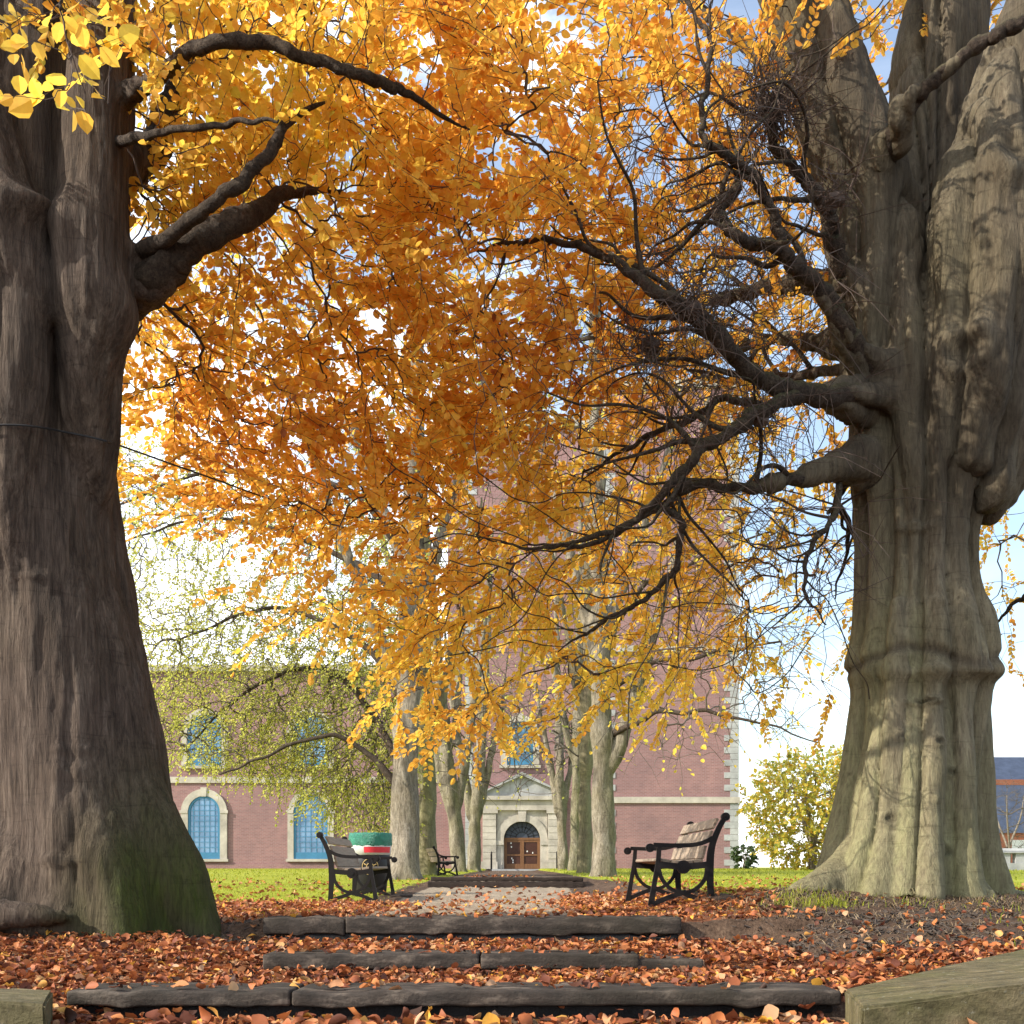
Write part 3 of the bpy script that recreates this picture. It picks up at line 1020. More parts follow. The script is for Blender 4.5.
d += bumps(v, no, [(1000, 485, 7.6, .22, .22, .12), (868, 668, 7.6, .15, .08, .07), (930, 672, 7.45, .22, .06, .08), (978, 668, 7.6, .2, .07, .10), (905, 652, 7.4, .12, .06, .04), (965, 352, 7.2, .14, .13, .05), (880, 418, 7.4, .16, .16, .06),
                   (1000, 160, 7.3, .16, .2, .06), (985, 318, 7.2, .12, .1, .05), (850, 392, 7.6, .2, .2, .05), (945, 250, 7.5, .1, .3, .05), (940, 430, 7.4, .1, .4, .05), (890, 480, 7.45, .1, .3, .04), (870, 300, 7.6, .12, .3, .05)])
spots = []
for (a, b, w, h) in ((905, 735, .05, .03), (935, 742, .04, .03), (890, 818, .055, .045), (908, 822, .03, .025), (930, 800, .03, .03), (870, 780, .03, .02), (955, 770, .045, .03), (945, 850, .05, .05), (915, 860, .03, .02),
                     (880, 770, .03, .02), (925, 700, .09, .02), (963, 352, .13, .13), (880, 418, .13, .16), (1003, 160, .12, .18), (975, 245, .04, .03), (925, 518, .10, .03), (945, 600, .05, .02), (900, 560, .04, .03),
                     (985, 520, .08, .06), (868, 440, .05, .09)):
    spots.append((P(a, b, 7.4), w, h, .016 if w < .09 else .035))
ds, scar_shade = scars_on(v, no, spots)
scar_shade = scar_shade * .8
ring = np.exp(-((v[:, 2] - (P(0, 668, 8)[2] + .06 * np.sin(v[:, 0] * 7))) / .035) ** 2)
d = d - ring * .03
scar_shade = np.maximum(scar_shade, ring * .55)  # the ring's groove is darkened along the same mask
scar_shade = np.maximum(scar_shade, .48 * upz + .30 * upz * sstep(-.2, .2, nz(v, 2.6, .7, 31.)))  # browner upper bark, darkened further in place of shade from the crown overhead
moss = (1 - sstep(1.4, 3.9, v[:, 2]) * .75) * (.35 + .5 * sstep(-.1, .9, -no[:, 0]) + .3 * low) * (1 - .5 * ring)
finish_trunk(me, M['bark_olive'], right_beech, RB, d + ds, moss, scar_shade)

rroots = []
for rows in right_limbs:
    b = MB()
    q = limb_tube(b, rows, .035, 14, .26, .62)
    rroots.append(q[3:])
    if rows[0][2] < 8.35 and rows[1][0] < 900:
        for i in np.linspace(len(q) * .28, len(q) - 3, 9).astype(int):
            # crooked side boughs
            t_ = unit(q[i, :3] - q[i - 3, :3])
            dv = unit(t_ * .6 + rng.normal(0, .6, 3) + np.array([-.25, 0, .15]))
            p_, r_ = q[i, :3].copy(), min(q[i, 3] * .5, .022)
            pts_ = [[*p_, r_]]
            for k_ in range(rng.integers(5, 10)):
                dv = unit(dv + rng.normal(0, .30, 3) + np.array([-.06, 0, .02]))
                p_ = p_ + dv * rng.uniform(.12, .26)
                r_ *= .78
                pts_.append([*p_, max(r_, .004)])
            g_ = smooth_path(np.array(pts_), 4)
            b.tube(g_[:, :3], g_[:, 3] * (1 + .25 * rng.random(len(g_))), 7)
            rroots.append(g_[2:])
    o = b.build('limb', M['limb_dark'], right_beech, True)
    me = o.data
    vv = mesh_co(me)
    set_attr(me, 'moss', .55 * sstep(0, .8, mesh_no(me)[:, 2]))
    o.location = -RB

# crowns of the two big beeches
NS = 3950
pp = sample_canopy(NS, -140, 1170, -210, 750)
dd = canopy_depth(pp[:, 0], pp[:, 1])
ATT = np.stack([(pp[:, 0] - 512) / F * dd, dd, CZ + (HY - pp[:, 1]) / F * dd], 1)
xo, yo, do = rng.uniform(1045, 1420, 420), rng.uniform(-260, 560, 420), rng.uniform(7.5, 11.5, 420)
pp = np.vstack([pp, np.stack([xo, yo], 1)])
dd = np.concatenate([dd, do])
ATT = np.vstack([ATT, np.stack([(xo - 512) / F * do, do, CZ + (HY - yo) / F * do], 1)])
left_side = (pp[:, 0] < 430 + 40 * np.sin(pp[:, 1] * .02)) & (pp[:, 1] < 470)
# keep the sprays clear of the trunks themselves
front = (pp[:, 0] < 140) & (dd < 6.9) & (pp[:, 1] > 40)
ATT, left_side, pp = ATT[~front], left_side[~front], pp[~front]
keep = ~((pp[:, 0] > 845) & (pp[:, 0] < 1030) & (ATT[:, 1] < 7.4) & (rng.random(len(pp)) < .8))
ATT, left_side, pp = ATT[keep], left_side[keep], pp[keep]


def crown(parent, origin, roots, att, tintf, bare=None, nleaf=20, size=.060, length=.43, hang=None):
    rp = np.concatenate([r[:, :3] for r in roots])
    rl = np.concatenate([np.linspace(.0, .6, len(r)) for r in roots])
    tw, lf = MB(), MB()
    al = att if bare is None else np.vstack([att, bare])
    dirs = grow_branches(tw, rp, al, .0026, .045, .25, rl)
    out = unit(att - np.asarray(origin) - np.array([0, 0, 3.0]))
    sprays(lf, tw, att, dirs[:len(att)] * .8 + out * .5, nleaf, length, size, tintf)
    if bare is not None:
        for _ in range(3):
            sprays(None, tw, bare, dirs[len(att):] * .7 + rng.normal(0, .5, bare.shape), 0, .5, .05, tintf, twig_r=.0026)
    if hang is not None:
        dn = grow_branches(tw, lroots[5][-20:, :3], hang, .0015, .006, .2)
        sprays(lf, tw, hang, dn * .2 + rng.normal(0, .6, hang.shape) * np.array([1, .6, .4]), 5, .15, .066, near_tint, twig_r=.0012)
    o = tw.build('branches', M['twig'], parent)
    o.location = -np.asarray(origin)
    o = lf.build('foliage', M['leaf_autumn'], parent)
    o.location = -np.asarray(origin)


near = np.array([P(*c) for c in ((15, 5, 3.3), (50, 12, 3.2), (75, 0, 3.2), (35, 40, 3.1), (72, 55, 3.2), (95, 25, 3.4), (70, 85, 3.15), (45, 100, 3.1), (110, 60, 3.6), (85, 110, 3.3), (10, 30, 3.2), (105, 100, 3.8), (125, 40, 4.0))])
def near_tint(pt):
    return np.clip(rng.normal(.40, .13, len(pt)), 0, 1)
crown(left_beech, LB, lroots, ATT[left_side], autumn_tint, hang=near)
bpx = np.stack([rng.uniform(420, 870, 2000), rng.uniform(20, 700, 2000)], 1)
bden = np.exp(-((bpx[:, 0] - 710) / 120) ** 2 - ((bpx[:, 1] - 290) / 200) ** 2) + .35 * np.exp(-((bpx[:, 0] - 790) / 70) ** 2 - ((bpx[:, 1] - 560) / 80) ** 2)
bpx = bpx[rng.random(len(bpx)) < bden]
bd = rng.uniform(6.2, 8.8, len(bpx))
bare = np.stack([(bpx[:, 0] - 512) / F * bd, bd, CZ + (HY - bpx[:, 1]) / F * bd], 1)
crown(right_beech, RB, rroots, ATT[~left_side], autumn_tint, bare)
# the witch's-broom knots of dead twigs
kb = MB()
for c, r, n in (((772, 108, 7.3), .50, 260), ((692, 308, 6.6), .30, 90), ((835, 200, 7.3), .34, 60), ((650, 345, 7.2), .35, 90), ((760, 420, 7.0), .3, 60)):
    ce = P(*c)
    u = unit(rng.normal(0, 1, (n, 3)) * np.array([1, .8, 1]))
    p0 = ce + rng.normal(0, .10, (n, 3)) * r * 2
    prev, dv, rad_ = p0, u, .0048
    for sg in range(4):
        dv = unit(dv + rng.normal(0, .38, (n, 3)) + np.array([0, 0, .06]))
        nxt = prev + dv * r * rng.uniform(.12, .3, (n, 1))
        kb.frusta(prev, nxt, np.full(n, rad_), np.full(n, rad_ * .72), 4 if sg < 2 else 3)
        prev, rad_ = nxt, rad_ * .72
    kb.ico(ce, r * .2, 1, (1.2, 1, .9))
o = kb.build('dead_twig_knots', M['twig'], right_beech)
o.location = -RB


# ------------------------------------------------------------------ avenue trees
def small_trunk(parent, loc, stems_, mat, mossy=.5, sides=16):
    b = MB()
    for rows in stems_:
        q = smooth_path(np.array([[x, y, z, r] for x, y, z, r in rows]), 6)
        b.tube(q[:, :3], np.maximum(q[:, 3], .02), sides)
    me = fuse(b, .05, 'trunk')
    v = mesh_co(me)
    d = nz(v + np.asarray(loc), 2.4, .5, 0, 1) * .05 + nz(v + np.asarray(loc), 4, 1.6, 5) * .05 + nz(v + np.asarray(loc), 1.3, .8, 9) * .06
    no = mesh_no(me)
    moss = mossy * (.35 + .65 * sstep(-.2, .8, no[:, 0])) * (1 - sstep(3, 7, v[:, 2]) * .6)
    o = finish_trunk(me, mat, parent, (0, 0, 0), d, moss, .8 * sstep(.28, .5, nz(v, 1.8, 1.2, 17.)))
    return o


def rnd_in(n, f):
    """rejection sample n rows from f() -> (points, accept)"""
    out = []
    while sum(len(a) for a in out) < n:
        p, k = f()
        out.append(p[k])
    return np.concatenate(out)[:n]


def avenue(label, px, d, base_py, h, r, lean, forks, crown_n, crown_c, crown_r, tint, leafmat, keep=.8, leaves=9, mossy=.6, size=.13, mat='bark_grey', extra=None, bough=None, twr=.006):
    x = (px - 512) / F * d
    z0 = float(H(x, d)) - .05
    t = thing('avenue_tree', label, 'tree', (x, d, z0), 'trees lining the avenue')
    r *= .74
    forks = [(a_, b_, c_, d_, e_ * .78) for a_, b_, c_, d_, e_ in forks]
    main = [(0, 0, -.1, r * 1.5), (0, 0, .25, r * 1.2), (lean * .1, 0, h * .12, r), (lean * .3, 0, h * .25, r * .95), (lean * .55, .1, h * .5, r * .75), (lean * .8, 0, h * .75, r * .45), (lean, 0, h, r * .12)]
    st = [main]
    for (z, dx, dy, hh, rr) in forks:
        fx = lean * .4 * z / h
        st.append([(fx * .5, 0, max(0, z - .8), rr * .8), (fx + dx * .15, dy * .15, z, rr), (fx + dx * .45, dy * .45, z + hh * .3, rr * .8), (fx + dx * .8, dy * .8, z + hh * .65, rr * .5), (fx + dx, dy, z + hh, rr * .15)])
    for rt in range(5):
        a = rt * 1.256 + .4
        st.append([(math.cos(a) * r * .5, math.sin(a) * r * .5, .5, r * .45), (math.cos(a) * r * 1.0, math.sin(a) * r * 1.0, .12, r * .35), (math.cos(a) * r * 1.7, math.sin(a) * r * 1.7, -.1, r * .18)])
    small_trunk(t, (x, d, z0), st, M[mat], mossy)
    roots = [smooth_path(np.array(s), 5)[:, :3] for s in st[:1 + len(forks)]]
    roots[0] = roots[0][14:]
    if bough is not None:
        for rows in bough:
            rows = [(q_[0], q_[1], 2 * d - q_[2], q_[3]) if px < 500 else q_ for q_ in rows]
            b = MB()
            w = px_path(rows)
            w[:, :3] -= np.array([x, d, z0])
            q = smooth_path(w, 7)
            q[:, :3] += np.array([mnoise.noise_vector(Vector((i_ * .3, px, 1.0))) for i_ in range(len(q))]) * .12
            b.tube(q[:, :3], np.maximum(q[:, 3] * .75, .012), 8)
            b.build('limb', M['limb_dark'], t, True)
            roots.append(q[4:, :3])
    def f():
        p = rng.uniform(-1, 1, (600, 3))
        rr = np.linalg.norm(p, axis=1)
        return p * np.array(crown_r) + np.array(crown_c), (rr < 1) & (rr > .35)
    att = rnd_in(crown_n, f)
    if extra is not None:
        att = np.vstack([att, extra - np.array([x, d, z0])])
    tw, lf = MB(), MB()
    rp = np.concatenate(roots)
    dirs = grow_branches(tw, rp, att, max(.007, twr), .10, .25, np.concatenate([np.linspace(0, 2.0, len(q)) for q in roots]))
    out = unit(att - np.array([0, 0, h * .4]))
    sprays(lf, tw, att, dirs + out * .4, leaves, .85, size, tint, keep=keep, twig_r=twr, droop=.4)
    tw.build('branches', M['twig_grey'], t)
    lf.build('foliage', M[leafmat], t)
    return t


def tint_n(m, s):
    return lambda pt: np.clip(rng.normal(m, s, len(pt)), 0, 1)


def px_cloud(n, poly_den, x0, x1, y0, y1, d0, d1):
    def f():
        px, py = rng.uniform(x0, x1, 800), rng.uniform(y0, y1, 800)
        d = rng.uniform(d0, d1, 800)
        k = rng.random(800) < poly_den(px, py)
        return np.stack([(px - 512) / F * d, d, CZ + (HY - py) / F * d], 1), k
    return rnd_in(n, f)


def green_den(px, py):
    # yellow-green hanging curtain left of the avenue
    top = np.interp(px, [120, 180, 300, 400], [440, 450, 470, 520])
    py = np.where(px > 410, 2000, py)
    bot = np.interp(px, [120, 200, 260, 300, 340, 395, 420], [735, 762, 778, 792, 822, 838, 760])
    ins = (py > top) & (py < bot)
    dens = np.where(py > 600, np.interp(px, [120, 220, 300, 400], [.55, .75, .95, 1.0]), .36)
    return ins * dens


green_extra = px_cloud(3600, green_den, 120, 424, 440, 840, 26.2, 30.5)
avenue('nearest pale beech trunk of the left avenue row, with yellow green drooping boughs', 404, 26, 882, 20, .44, .4,
       [(5.5, -2.6, -1.5, 7, .2), (7, 2.2, 1, 8, .2), (9, -3, 1.5, 8, .18)], 260, (0, 0, 13.5), (5, 4, 6), tint_n(.50, .22), 'leaf_green', .85, 14, .08, .076, 'bark_grey', green_extra,
       [[(402, 770, 26, 7), (385, 735, 25.2, 5), (355, 690, 24.4, 4), (310, 668, 24.0, 3.4), (250, 690, 23.8, 2.4), (190, 745, 23.2, 1.2)],
        [(405, 700, 26, 6), (370, 650, 25.4, 4.5), (320, 620, 25, 3.5), (260, 610, 24.5, 2.6), (180, 640, 24, 1.4)],
        [(402, 790, 26, 6), (370, 755, 26, 4), (330, 735, 26, 3), (270, 755, 26, 2), (220, 775, 26, 1.2)],
        [(410, 600, 26, 6), (350, 560, 25.6, 4), (280, 530, 25, 3), (200, 520, 24.4, 2), (130, 540, 24, 1.2)],
        [(410, 560, 26, 6), (350, 490, 25.6, 4), (260, 470, 25, 3), (180, 480, 24.4, 2), (110, 510, 24, 1.2)]])
avenue('second trunk of the left avenue row, green with algae, close behind the pale one', 428, 33, 878, 19, .34, -.3,
       [(5, 1.8, 1, 8, .18), (7, -2.2, 0, 8, .16)], 200, (0, 0, 12), (4.2, 4, 6), tint_n(.7, .2), 'leaf_green', .5, 7, 1.9, mat='bark_olive')
web_l = px_cloud(170, lambda px, py: np.clip(1.2 - np.abs(py - (740 - .2 * (px - 480))) / 60, 0, 1), 415, 535, 640, 800, 34, 50)
web_r = px_cloud(200, lambda px, py: np.clip(1.2 - np.abs(py - 735) / 60, 0, 1), 505, 610, 640, 800, 34, 50)
avenue('forked leaning trunk in the middle of the left avenue row', 459, 42, 876, 18, .36, -1.6,
       [(3.0, -2.4, .5, 10, .26), (3.4, 1.4, .5, 10, .24), (6, .4, 2, 8, .2)], 200, (0, 0, 12), (4.5, 4, 6), tint_n(.7, .2), 'leaf_green', .3, 5, .7, extra=web_l, twr=.010)
avenue('farthest trunk of the left avenue row, forked, beside the church doorway', 473, 52, 874, 18, .36, 1.0,
       [(3.2, -1.6, .5, 10, .25), (3.0, 1.8, .5, 9, .24)], 170, (0, 0, 12), (4.2, 4, 6), tint_n(.7, .2), 'leaf_green', .5, 7, .8)


def bare_den(px, py):
    c = np.exp(-((py - (700 - .10 * (px - 640))) / 60) ** 2) * sstep(590, 640, px) * (1 - sstep(770, 850, px))
    u = .5 * ((px > 560) & (px < 800) & (py < 680) & (py > 430))
    return np.clip(c + u, 0, 1)


bare_extra = px_cloud(380, bare_den, 560, 850, 430, 760, 20, 28)
avenue('nearest forked trunk of the right avenue row, with bare boughs reaching right', 604, 26, 876, 19, .33, -.3,
       [(3.3, 2.6, -.5, 9, .20), (6, -1.8, 1, 8, .16), (7, 2.4, 1, 7, .15)], 240, (0, 0, 12.5), (4.6, 4, 6), tint_n(.25, .12), 'leaf_autumn', .25, 6, .6, .12, 'bark_grey', bare_extra,
       [[(610, 735, 26, 5), (650, 715, 25, 3.5), (700, 712, 24, 2.8), (760, 722, 23.4, 1.6), (820, 745, 23, .8)],
        [(608, 690, 26, 5), (650, 665, 25, 3.2), (710, 655, 24.2, 2.4), (780, 640, 23.8, 1.4)],
        [(606, 640, 26, 5), (640, 590, 25.2, 3.2), (700, 560, 24.6, 2.2), (770, 530, 24, 1.2)]])
avenue('second trunk of the right avenue row, olive green and upright', 585, 33, 875, 18, .26, .2,
       [(5, 1.8, 1, 8, .15), (6, -1.6, 0, 8, .15)], 180, (0, 0, 12), (4, 4, 6), tint_n(.3, .15), 'leaf_autumn', .3, 6, 1.5, mat='bark_olive')
avenue('third trunk of the right avenue row, slender and green stained', 575, 41, 874, 18, .27, .3,
       [(4, 1.4, 1, 8, .16), (5, -1.6, 0, 8, .15)], 170, (0, 0, 12), (4, 4, 6), tint_n(.4, .2), 'leaf_green', .35, 6, 1.3)
avenue('farthest trunk of the right avenue row, pale and forked, near the church doorway', 563, 50, 873, 17, .28, -.4,
       [(3.2, -1.6, .5, 9, .2), (4, 1.4, 1, 8, .18)], 160, (0, 0, 11.5), (4, 4, 6), tint_n(.6, .2), 'leaf_green', .15, 5, .7, extra=web_r, twr=.010)

# round yellow tree and shrubs beyond the lawn
def bush(name, label, cat, px, d, base_py, w_px, top_py, n, nleaf, size, tint, mat, group=None, trunk_r=.12, bottom=.15, wide=1.0):
    x = (px - 512) / F * d
    z0 = float(H(x, d))
    zt = CZ + (HY - top_py) / F * d
    h = zt - z0
    w = w_px / F * d / 2
    t = thing(name, label, cat, (x, d, z0), group)
    b = MB()
    for k in range(3):
        a = k * 2.1
        b.tube(smooth_path([(0, 0, -.1), (.05 * k, .03, h * .2), (math.cos(a) * w * .3, math.sin(a) * w * .3, h * .55), (math.cos(a) * w * .4, math.sin(a) * w * .4, h * .8)], 4),
               np.linspace(trunk_r, trunk_r * .2, 13), 8)
    b.build('trunk', M['bark_grey'], t, True)
    def f():
        p = rng.uniform(-1, 1, (500, 3))
        rr = np.linalg.norm(p, axis=1) * (1 + .18 * np.array([mnoise.noise(Vector(q) * 2.2 + Vector((px, 0, 0))) for q in p]))
        return p * np.array([w, w * wide, h * (1 - bottom) / 2]) + np.array([0, 0, h * (1 + bottom) / 2]), (rr < 1) & (rr > .45)
    att = rnd_in(n, f)
    tw, lf = MB(), MB()
    root = np.array([[0, 0, h * .25], [0, 0, h * .45], [0, 0, h * .6]])
    dirs = grow_branches(tw, root, att, .006, .06, .3)
    sprays(lf, tw, att, dirs, nleaf, .38 * max(w, .8) ** .5, size, tint, twig_r=.005, droop=.15)
    tw.build('branches', M['twig_grey'], t)
    if nleaf:
        lf.build('foliage', M[mat], t)
    return t


bush('maple_tree', 'rounded yellow and green tree standing on the lawn left of the right beech', 'tree', 812, 46, 868, 130, 752, 900, 13, .16, tint_n(.5, .28), 'leaf_maple', None, .16, .02)
bush('shrub', 'small dark green shrub at the corner of the brick tower', 'shrub', 744, 60, 868, 20, 842, 60, 12, .18, tint_n(.4, .2), 'leaf_dark', None, .05, 0)
bush('bare_tree', 'leafless pale twiggy tree in front of the slate roofed house', 'tree', 1008, 52, 868, 80, 778, 330, 0, .1, tint_n(.5, .2), 'leaf_maple', None, .09, .1)

# ------------------------------------------------------------------ church
CH = 70.0


def cx(px): return (px - 512) / F * CH
def cz(py): return CZ + (HY - py) / F * CH


church = thing('church', 'long red brick church with pale stone doorway, quoins and arched blue windows', 'church', (cx(522), CH, 0))
CO = np.array([cx(522), CH, 0.0])


def cpart(mb, name, mat, parent=church, smooth=False):
    o = mb.build(name, M[mat], parent, smooth)
    if parent is church:
        o.location = -CO
    return o


b = MB()
b.box((cx(-420), CH, -.2), (cx(448), CH + 14, cz(672)))
cpart(b, 'side_wall', 'brick')
b = MB()
b.box((cx(448), CH - .4, -.2), (cx(600), CH + 14, cz(430)))
cpart(b, 'entrance_wall', 'brick')
b = MB()
b.box((cx(600), CH - 1.0, -.2), (cx(735), CH + 13, cz(395)))
cpart(b, 'tower_wall', 'brick')
b = MB()
zt = cz(672)
b.prism([(cx(-425), zt), (cx(448) - .01, zt), (cx(448) - .01, zt + .45), (cx(-425), zt + .45)], CH - .35, CH + 14.3)
cpart(b, 'cornice', 'stone_pale')
b = MB()
xa, xb_ = cx(-425), cx(448) - .02
b.add([[xa, CH - .3, zt + .46], [xb_, CH - .3, zt + .46], [xb_, CH + 7, zt + 1.5], [xa, CH + 7, zt + 1.5], [xb_, CH + 14.3, zt + .46], [xa, CH + 14.3, zt + .46]],
      [np.array([[0, 1, 2, 3], [3, 2, 4, 5]]), np.array([[1, 4, 2], [0, 3, 5]])])
cpart(b, 'roof', 'slate')
b = MB()
b.box((cx(598), CH - 1.25, cz(395)), (cx(737), CH + 13.2, cz(386)))
b.box((cx(446), CH - .7, cz(430)), (cx(598) - .01, CH + 14.2, cz(422)))
cpart(b, 'parapet', 'stone_pale')
# string courses
b = MB()
b.box((cx(-420), CH - .12, cz(783)), (cx(448), CH - .002, cz(777)))
b.box((cx(600) - .1, CH - 1.14, cz(804)), (cx(735) + .1, CH - 1.003, cz(798)))
b.box((cx(600) - .1, CH - 1.14, cz(655)), (cx(735) + .1, CH - 1.003, cz(649)))
cpart(b, 'string_course', 'stone_pale')
b = MB()
b.box((cx(-420), CH - .10, -.2), (cx(448) - .01, CH - .004, cz(864)))
cpart(b, 'plinth', 'brick')
# quoins of the tower: alternately long and short blocks
for side in (0, 1):
    b = MB()
    z = 0.3
    k = 0
    while z < cz(400):
        w = .95 if k % 2 else .55
        hgt = .42
        if side:
            b.box((cx(735) - w, CH - 1.04, z), (cx(735) + .04, CH - .3 + (0 if k % 2 else .3), z + hgt - .02))
        else:
            b.box((cx(600) - .04, CH - 1.04, z), (cx(600) + w, CH - .6, z + hgt - .02))
        z += hgt
        k += 1
    cpart(b, 'quoins', 'stone_grey')
b = MB()
z, k = .3, 0
while z < cz(440):
    w = .75 if k % 2 else .45
    b.box((cx(466) - .04, CH - .44, z), (cx(466) + w, CH - .41, z + .40))
    z += .42
    k += 1
cpart(b, 'quoins', 'stone_grey')


def arch_line(cxm, z0, w, zs, n=16):
    """left foot, up, round, down"""
    a = np.linspace(math.pi, 0, n)
    return np.vstack([[cxm - w, z0], np.stack([cxm + w * np.cos(a), zs + w * np.sin(a)], 1), [cxm + w, z0]])


def arched_window(pxc, py_bot, py_spring, w_px, sur_px, yw, label=None):
    xm, z0, zs = cx(pxc), cz(py_bot), cz(py_spring)
    w, ws = w_px / F * CH, sur_px / F * CH
    s = MB()
    s.ring(arch_line(xm, z0, w, zs), arch_line(xm, z0, ws, zs), yw - .16, yw - .003)
    s.box((xm - ws - .1, yw - .26, z0 - .18), (xm + ws + .1, yw - .005, z0 - .002))
    s.box((xm - ws - .08, yw - .20, zs - .10), (xm - w - .01, yw - .162, zs + .12))
    s.box((xm + w + .01, yw - .20, zs - .10), (xm + ws + .08, yw - .162, zs + .12))
    s.prism([(xm - .16, zs + w - .05), (xm + .16, zs + w - .05), (xm + .22, zs + ws + .1), (xm - .22, zs + ws + .1)], yw - .22, yw - .165)
    win = cpart(s, 'window', 'stone_pale')
    g = MB()
    g.prism(arch_line(xm, z0, w - .02, zs), yw - .03, yw - .006)
    g.build('pane', M['glass'], win)
    fr = MB()
    fr.ring(arch_line(xm, z0 + .1, w - .16, zs), arch_line(xm, z0, w - .005, zs), yw - .10, yw - .035)
    fr.box((xm - w + .02, yw - .095, z0 + .005), (xm + w - .02, yw - .036, z0 + .45))
    nb_ = 6
    for i in range(1, nb_):
        xx = xm - w + 2 * w * i / nb_
        top = zs + math.sqrt(max(0, (w - .1) ** 2 - (xx - xm) ** 2))
        fr.box((xx - .022, yw - .065, z0 + .46), (xx + .022, yw - .04, top))
    z = z0 + .8
    while z < zs + w - .2:
        hw = w - .1 if z < zs else math.sqrt(max(0, (w - .1) ** 2 - (z - zs) ** 2))
        fr.box((xm - hw, yw - .072, z - .022), (xm + hw, yw - .066, z + .022))
        z += .36
    fr.build('frame', M['window_blue'], win)
    return win


arched_window(204.5, 859, 812, 16, 23, CH)
arched_window(311, 859, 812, 17, 23, CH)
arched_window(205, 766, 732, 17, 23, CH)
arched_window(311, 766, 732, 17, 23, CH)
arched_window(520, 766, 735, 13, 19, CH - .4)
# stone doorway
yd = CH - .4
dz = cz(869)
b = MB()
xm = cx(522)
# spandrel wall round the arch: a slab with the arched opening
xl, xr, zt = cx(497), cx(547), cz(808)
n = 18
a = np.linspace(math.pi, 0, n)
w = 18 / F * CH
zs = cz(840)
inner = np.vstack([[xm - w, dz], np.stack([xm + w * np.cos(a), zs + w * np.sin(a)], 1), [xm + w, dz]])
hw = (xr - xl) / 2
outer = np.vstack([[xl, dz], np.stack([np.clip(xm + 1.6 * hw * np.cos(a), xl, xr), np.where(np.sin(a) > .02, np.clip(zs + 1.9 * (zt - zs) * np.sin(a), zs, zt), zs)], 1), [xr, dz]])
b.ring(inner, outer, yd - .35, yd - .003)
cpart(b, 'door_surround', 'stone_pale')
b = MB()
b.ring(arch_line(xm, zs - .2, w + .02, zs), arch_line(xm, zs - .2, w + .5, zs), yd - .45, yd - .352)
b.prism([(xm - .22, zs + w - .02), (xm + .22, zs + w - .02), (xm + .30, cz(809)), (xm - .30, cz(809))], yd - .56, yd - .452)
b.box((xm - w - .7, yd - .50, zs - .35), (xm - w - .02, yd - .353, zs - .08))
b.box((xm + w + .02, yd - .50, zs - .35), (xm + w + .7, yd - .353, zs - .08))
b.box((xm - w - .6, yd - .42, dz), (xm - w - .1, yd - .353, zs - .352))
b.box((xm + w + .1, yd - .42, dz), (xm + w + .6, yd - .353, zs - .352))
cpart(b, 'archivolt', 'stone_pale')
for p0, p1 in ((483, 496.5), (547.5, 561)):
    b = MB()
    b.box((cx(p0), yd - .55, dz), (cx(p1), yd - .004, cz(811)))
    b.box((cx(p0) - .1, yd - .65, dz), (cx(p1) + .1, yd - .552, dz + .5))
    b.box((cx(p0) - .1, yd - .65, cz(814)), (cx(p1) + .1, yd - .552, cz(811)))
    z = dz + .7
    while z < cz(818):
        b.box((cx(p0) + .02, yd - .575, z), (cx(p1) - .02, yd - .552, z + .40))
        z += .44
    cpart(b, 'pilaster', 'stone_pale')
b = MB()
b.box((cx(480), yd - .62, cz(811) + .003), (cx(564), yd - .005, cz(801)))
b.box((cx(477), yd - .85, cz(801) + .003), (cx(567), yd - .006, cz(797)))
cpart(b, 'entablature', 'stone_pale')
b = MB()
b.prism([(cx(477), cz(797) + .004), (cx(567), cz(797) + .004), (cx(522), cz(776))], yd - .6, yd - .007)
b.prism([(cx(475), cz(797) + .004), (cx(477), cz(797) + .004), (cx(522), cz(777)), (cx(567), cz(797) + .004), (cx(569), cz(797) + .004), (cx(522), cz(773.5))], yd - .95, yd - .602)
cpart(b, 'pediment', 'stone_grey')
# door leaves and fanlight
b = MB()
b.box((xm - w + .01, yd - .10, dz), (xm - w + .2, yd - .01, zs))
b.box((xm + w - .2, yd - .10, dz), (xm + w - .01, yd - .01, zs))
b.box((xm - .13, yd - .10, dz), (xm + .13, yd - .01, zs - .003))
b.box((xm - w + .01, yd - .12, zs), (xm + w - .01, yd - .008, zs + .14))
for s in (-1, 1):
    x0, x1 = sorted((xm + s * .13, xm + s * (w - .2)))
    b.box((x0 + .002, yd - .085, dz + .01), (x1 - .002, yd - .012, dz + .35))
    b.box((x0 + .002, yd - .085, zs - .16), (x1 - .002, yd - .012, zs - .01))
    b.box((x0 + .002, yd - .086, dz + .9), (x1 - .002, yd - .0125, dz + 1.0))
door = cpart(b, 'door', 'door_wood')
for s in (-1, 1):
    x0, x1 = sorted((xm + s * .13, xm + s * (w - .2)))
    p = MB()
    p.box((x0 + .01, yd - .045, dz + .351), (x1 - .01, yd - .013, zs - .161))
    p.build('panel', M['door_dark'], door)
for (u, vz) in ((-.75, 1.75), (-.72, 1.5), (-.66, .95), (-.7, .72), (-.62, .6), (-.62, .45), (.35, 1.2), (.72, 1.1)):
    nm_ = MB()
    nm_.box((xm + u - .035, yd - .052, dz + vz - .05), (xm + u + .035, yd - .046, dz + vz + .05))
    nm_.build('notice', M['notice'], door)
b = MB()
half = arch_line(xm, zs + .141, w - .02, zs + .142)
b.prism(np.stack([xm + (w - .03) * np.cos(a), zs + .142 + (w - .16) * np.sin(a)], 1), yd - .05, yd - .009)
fan = cpart(b, 'fanlight', 'lead')
b = MB()
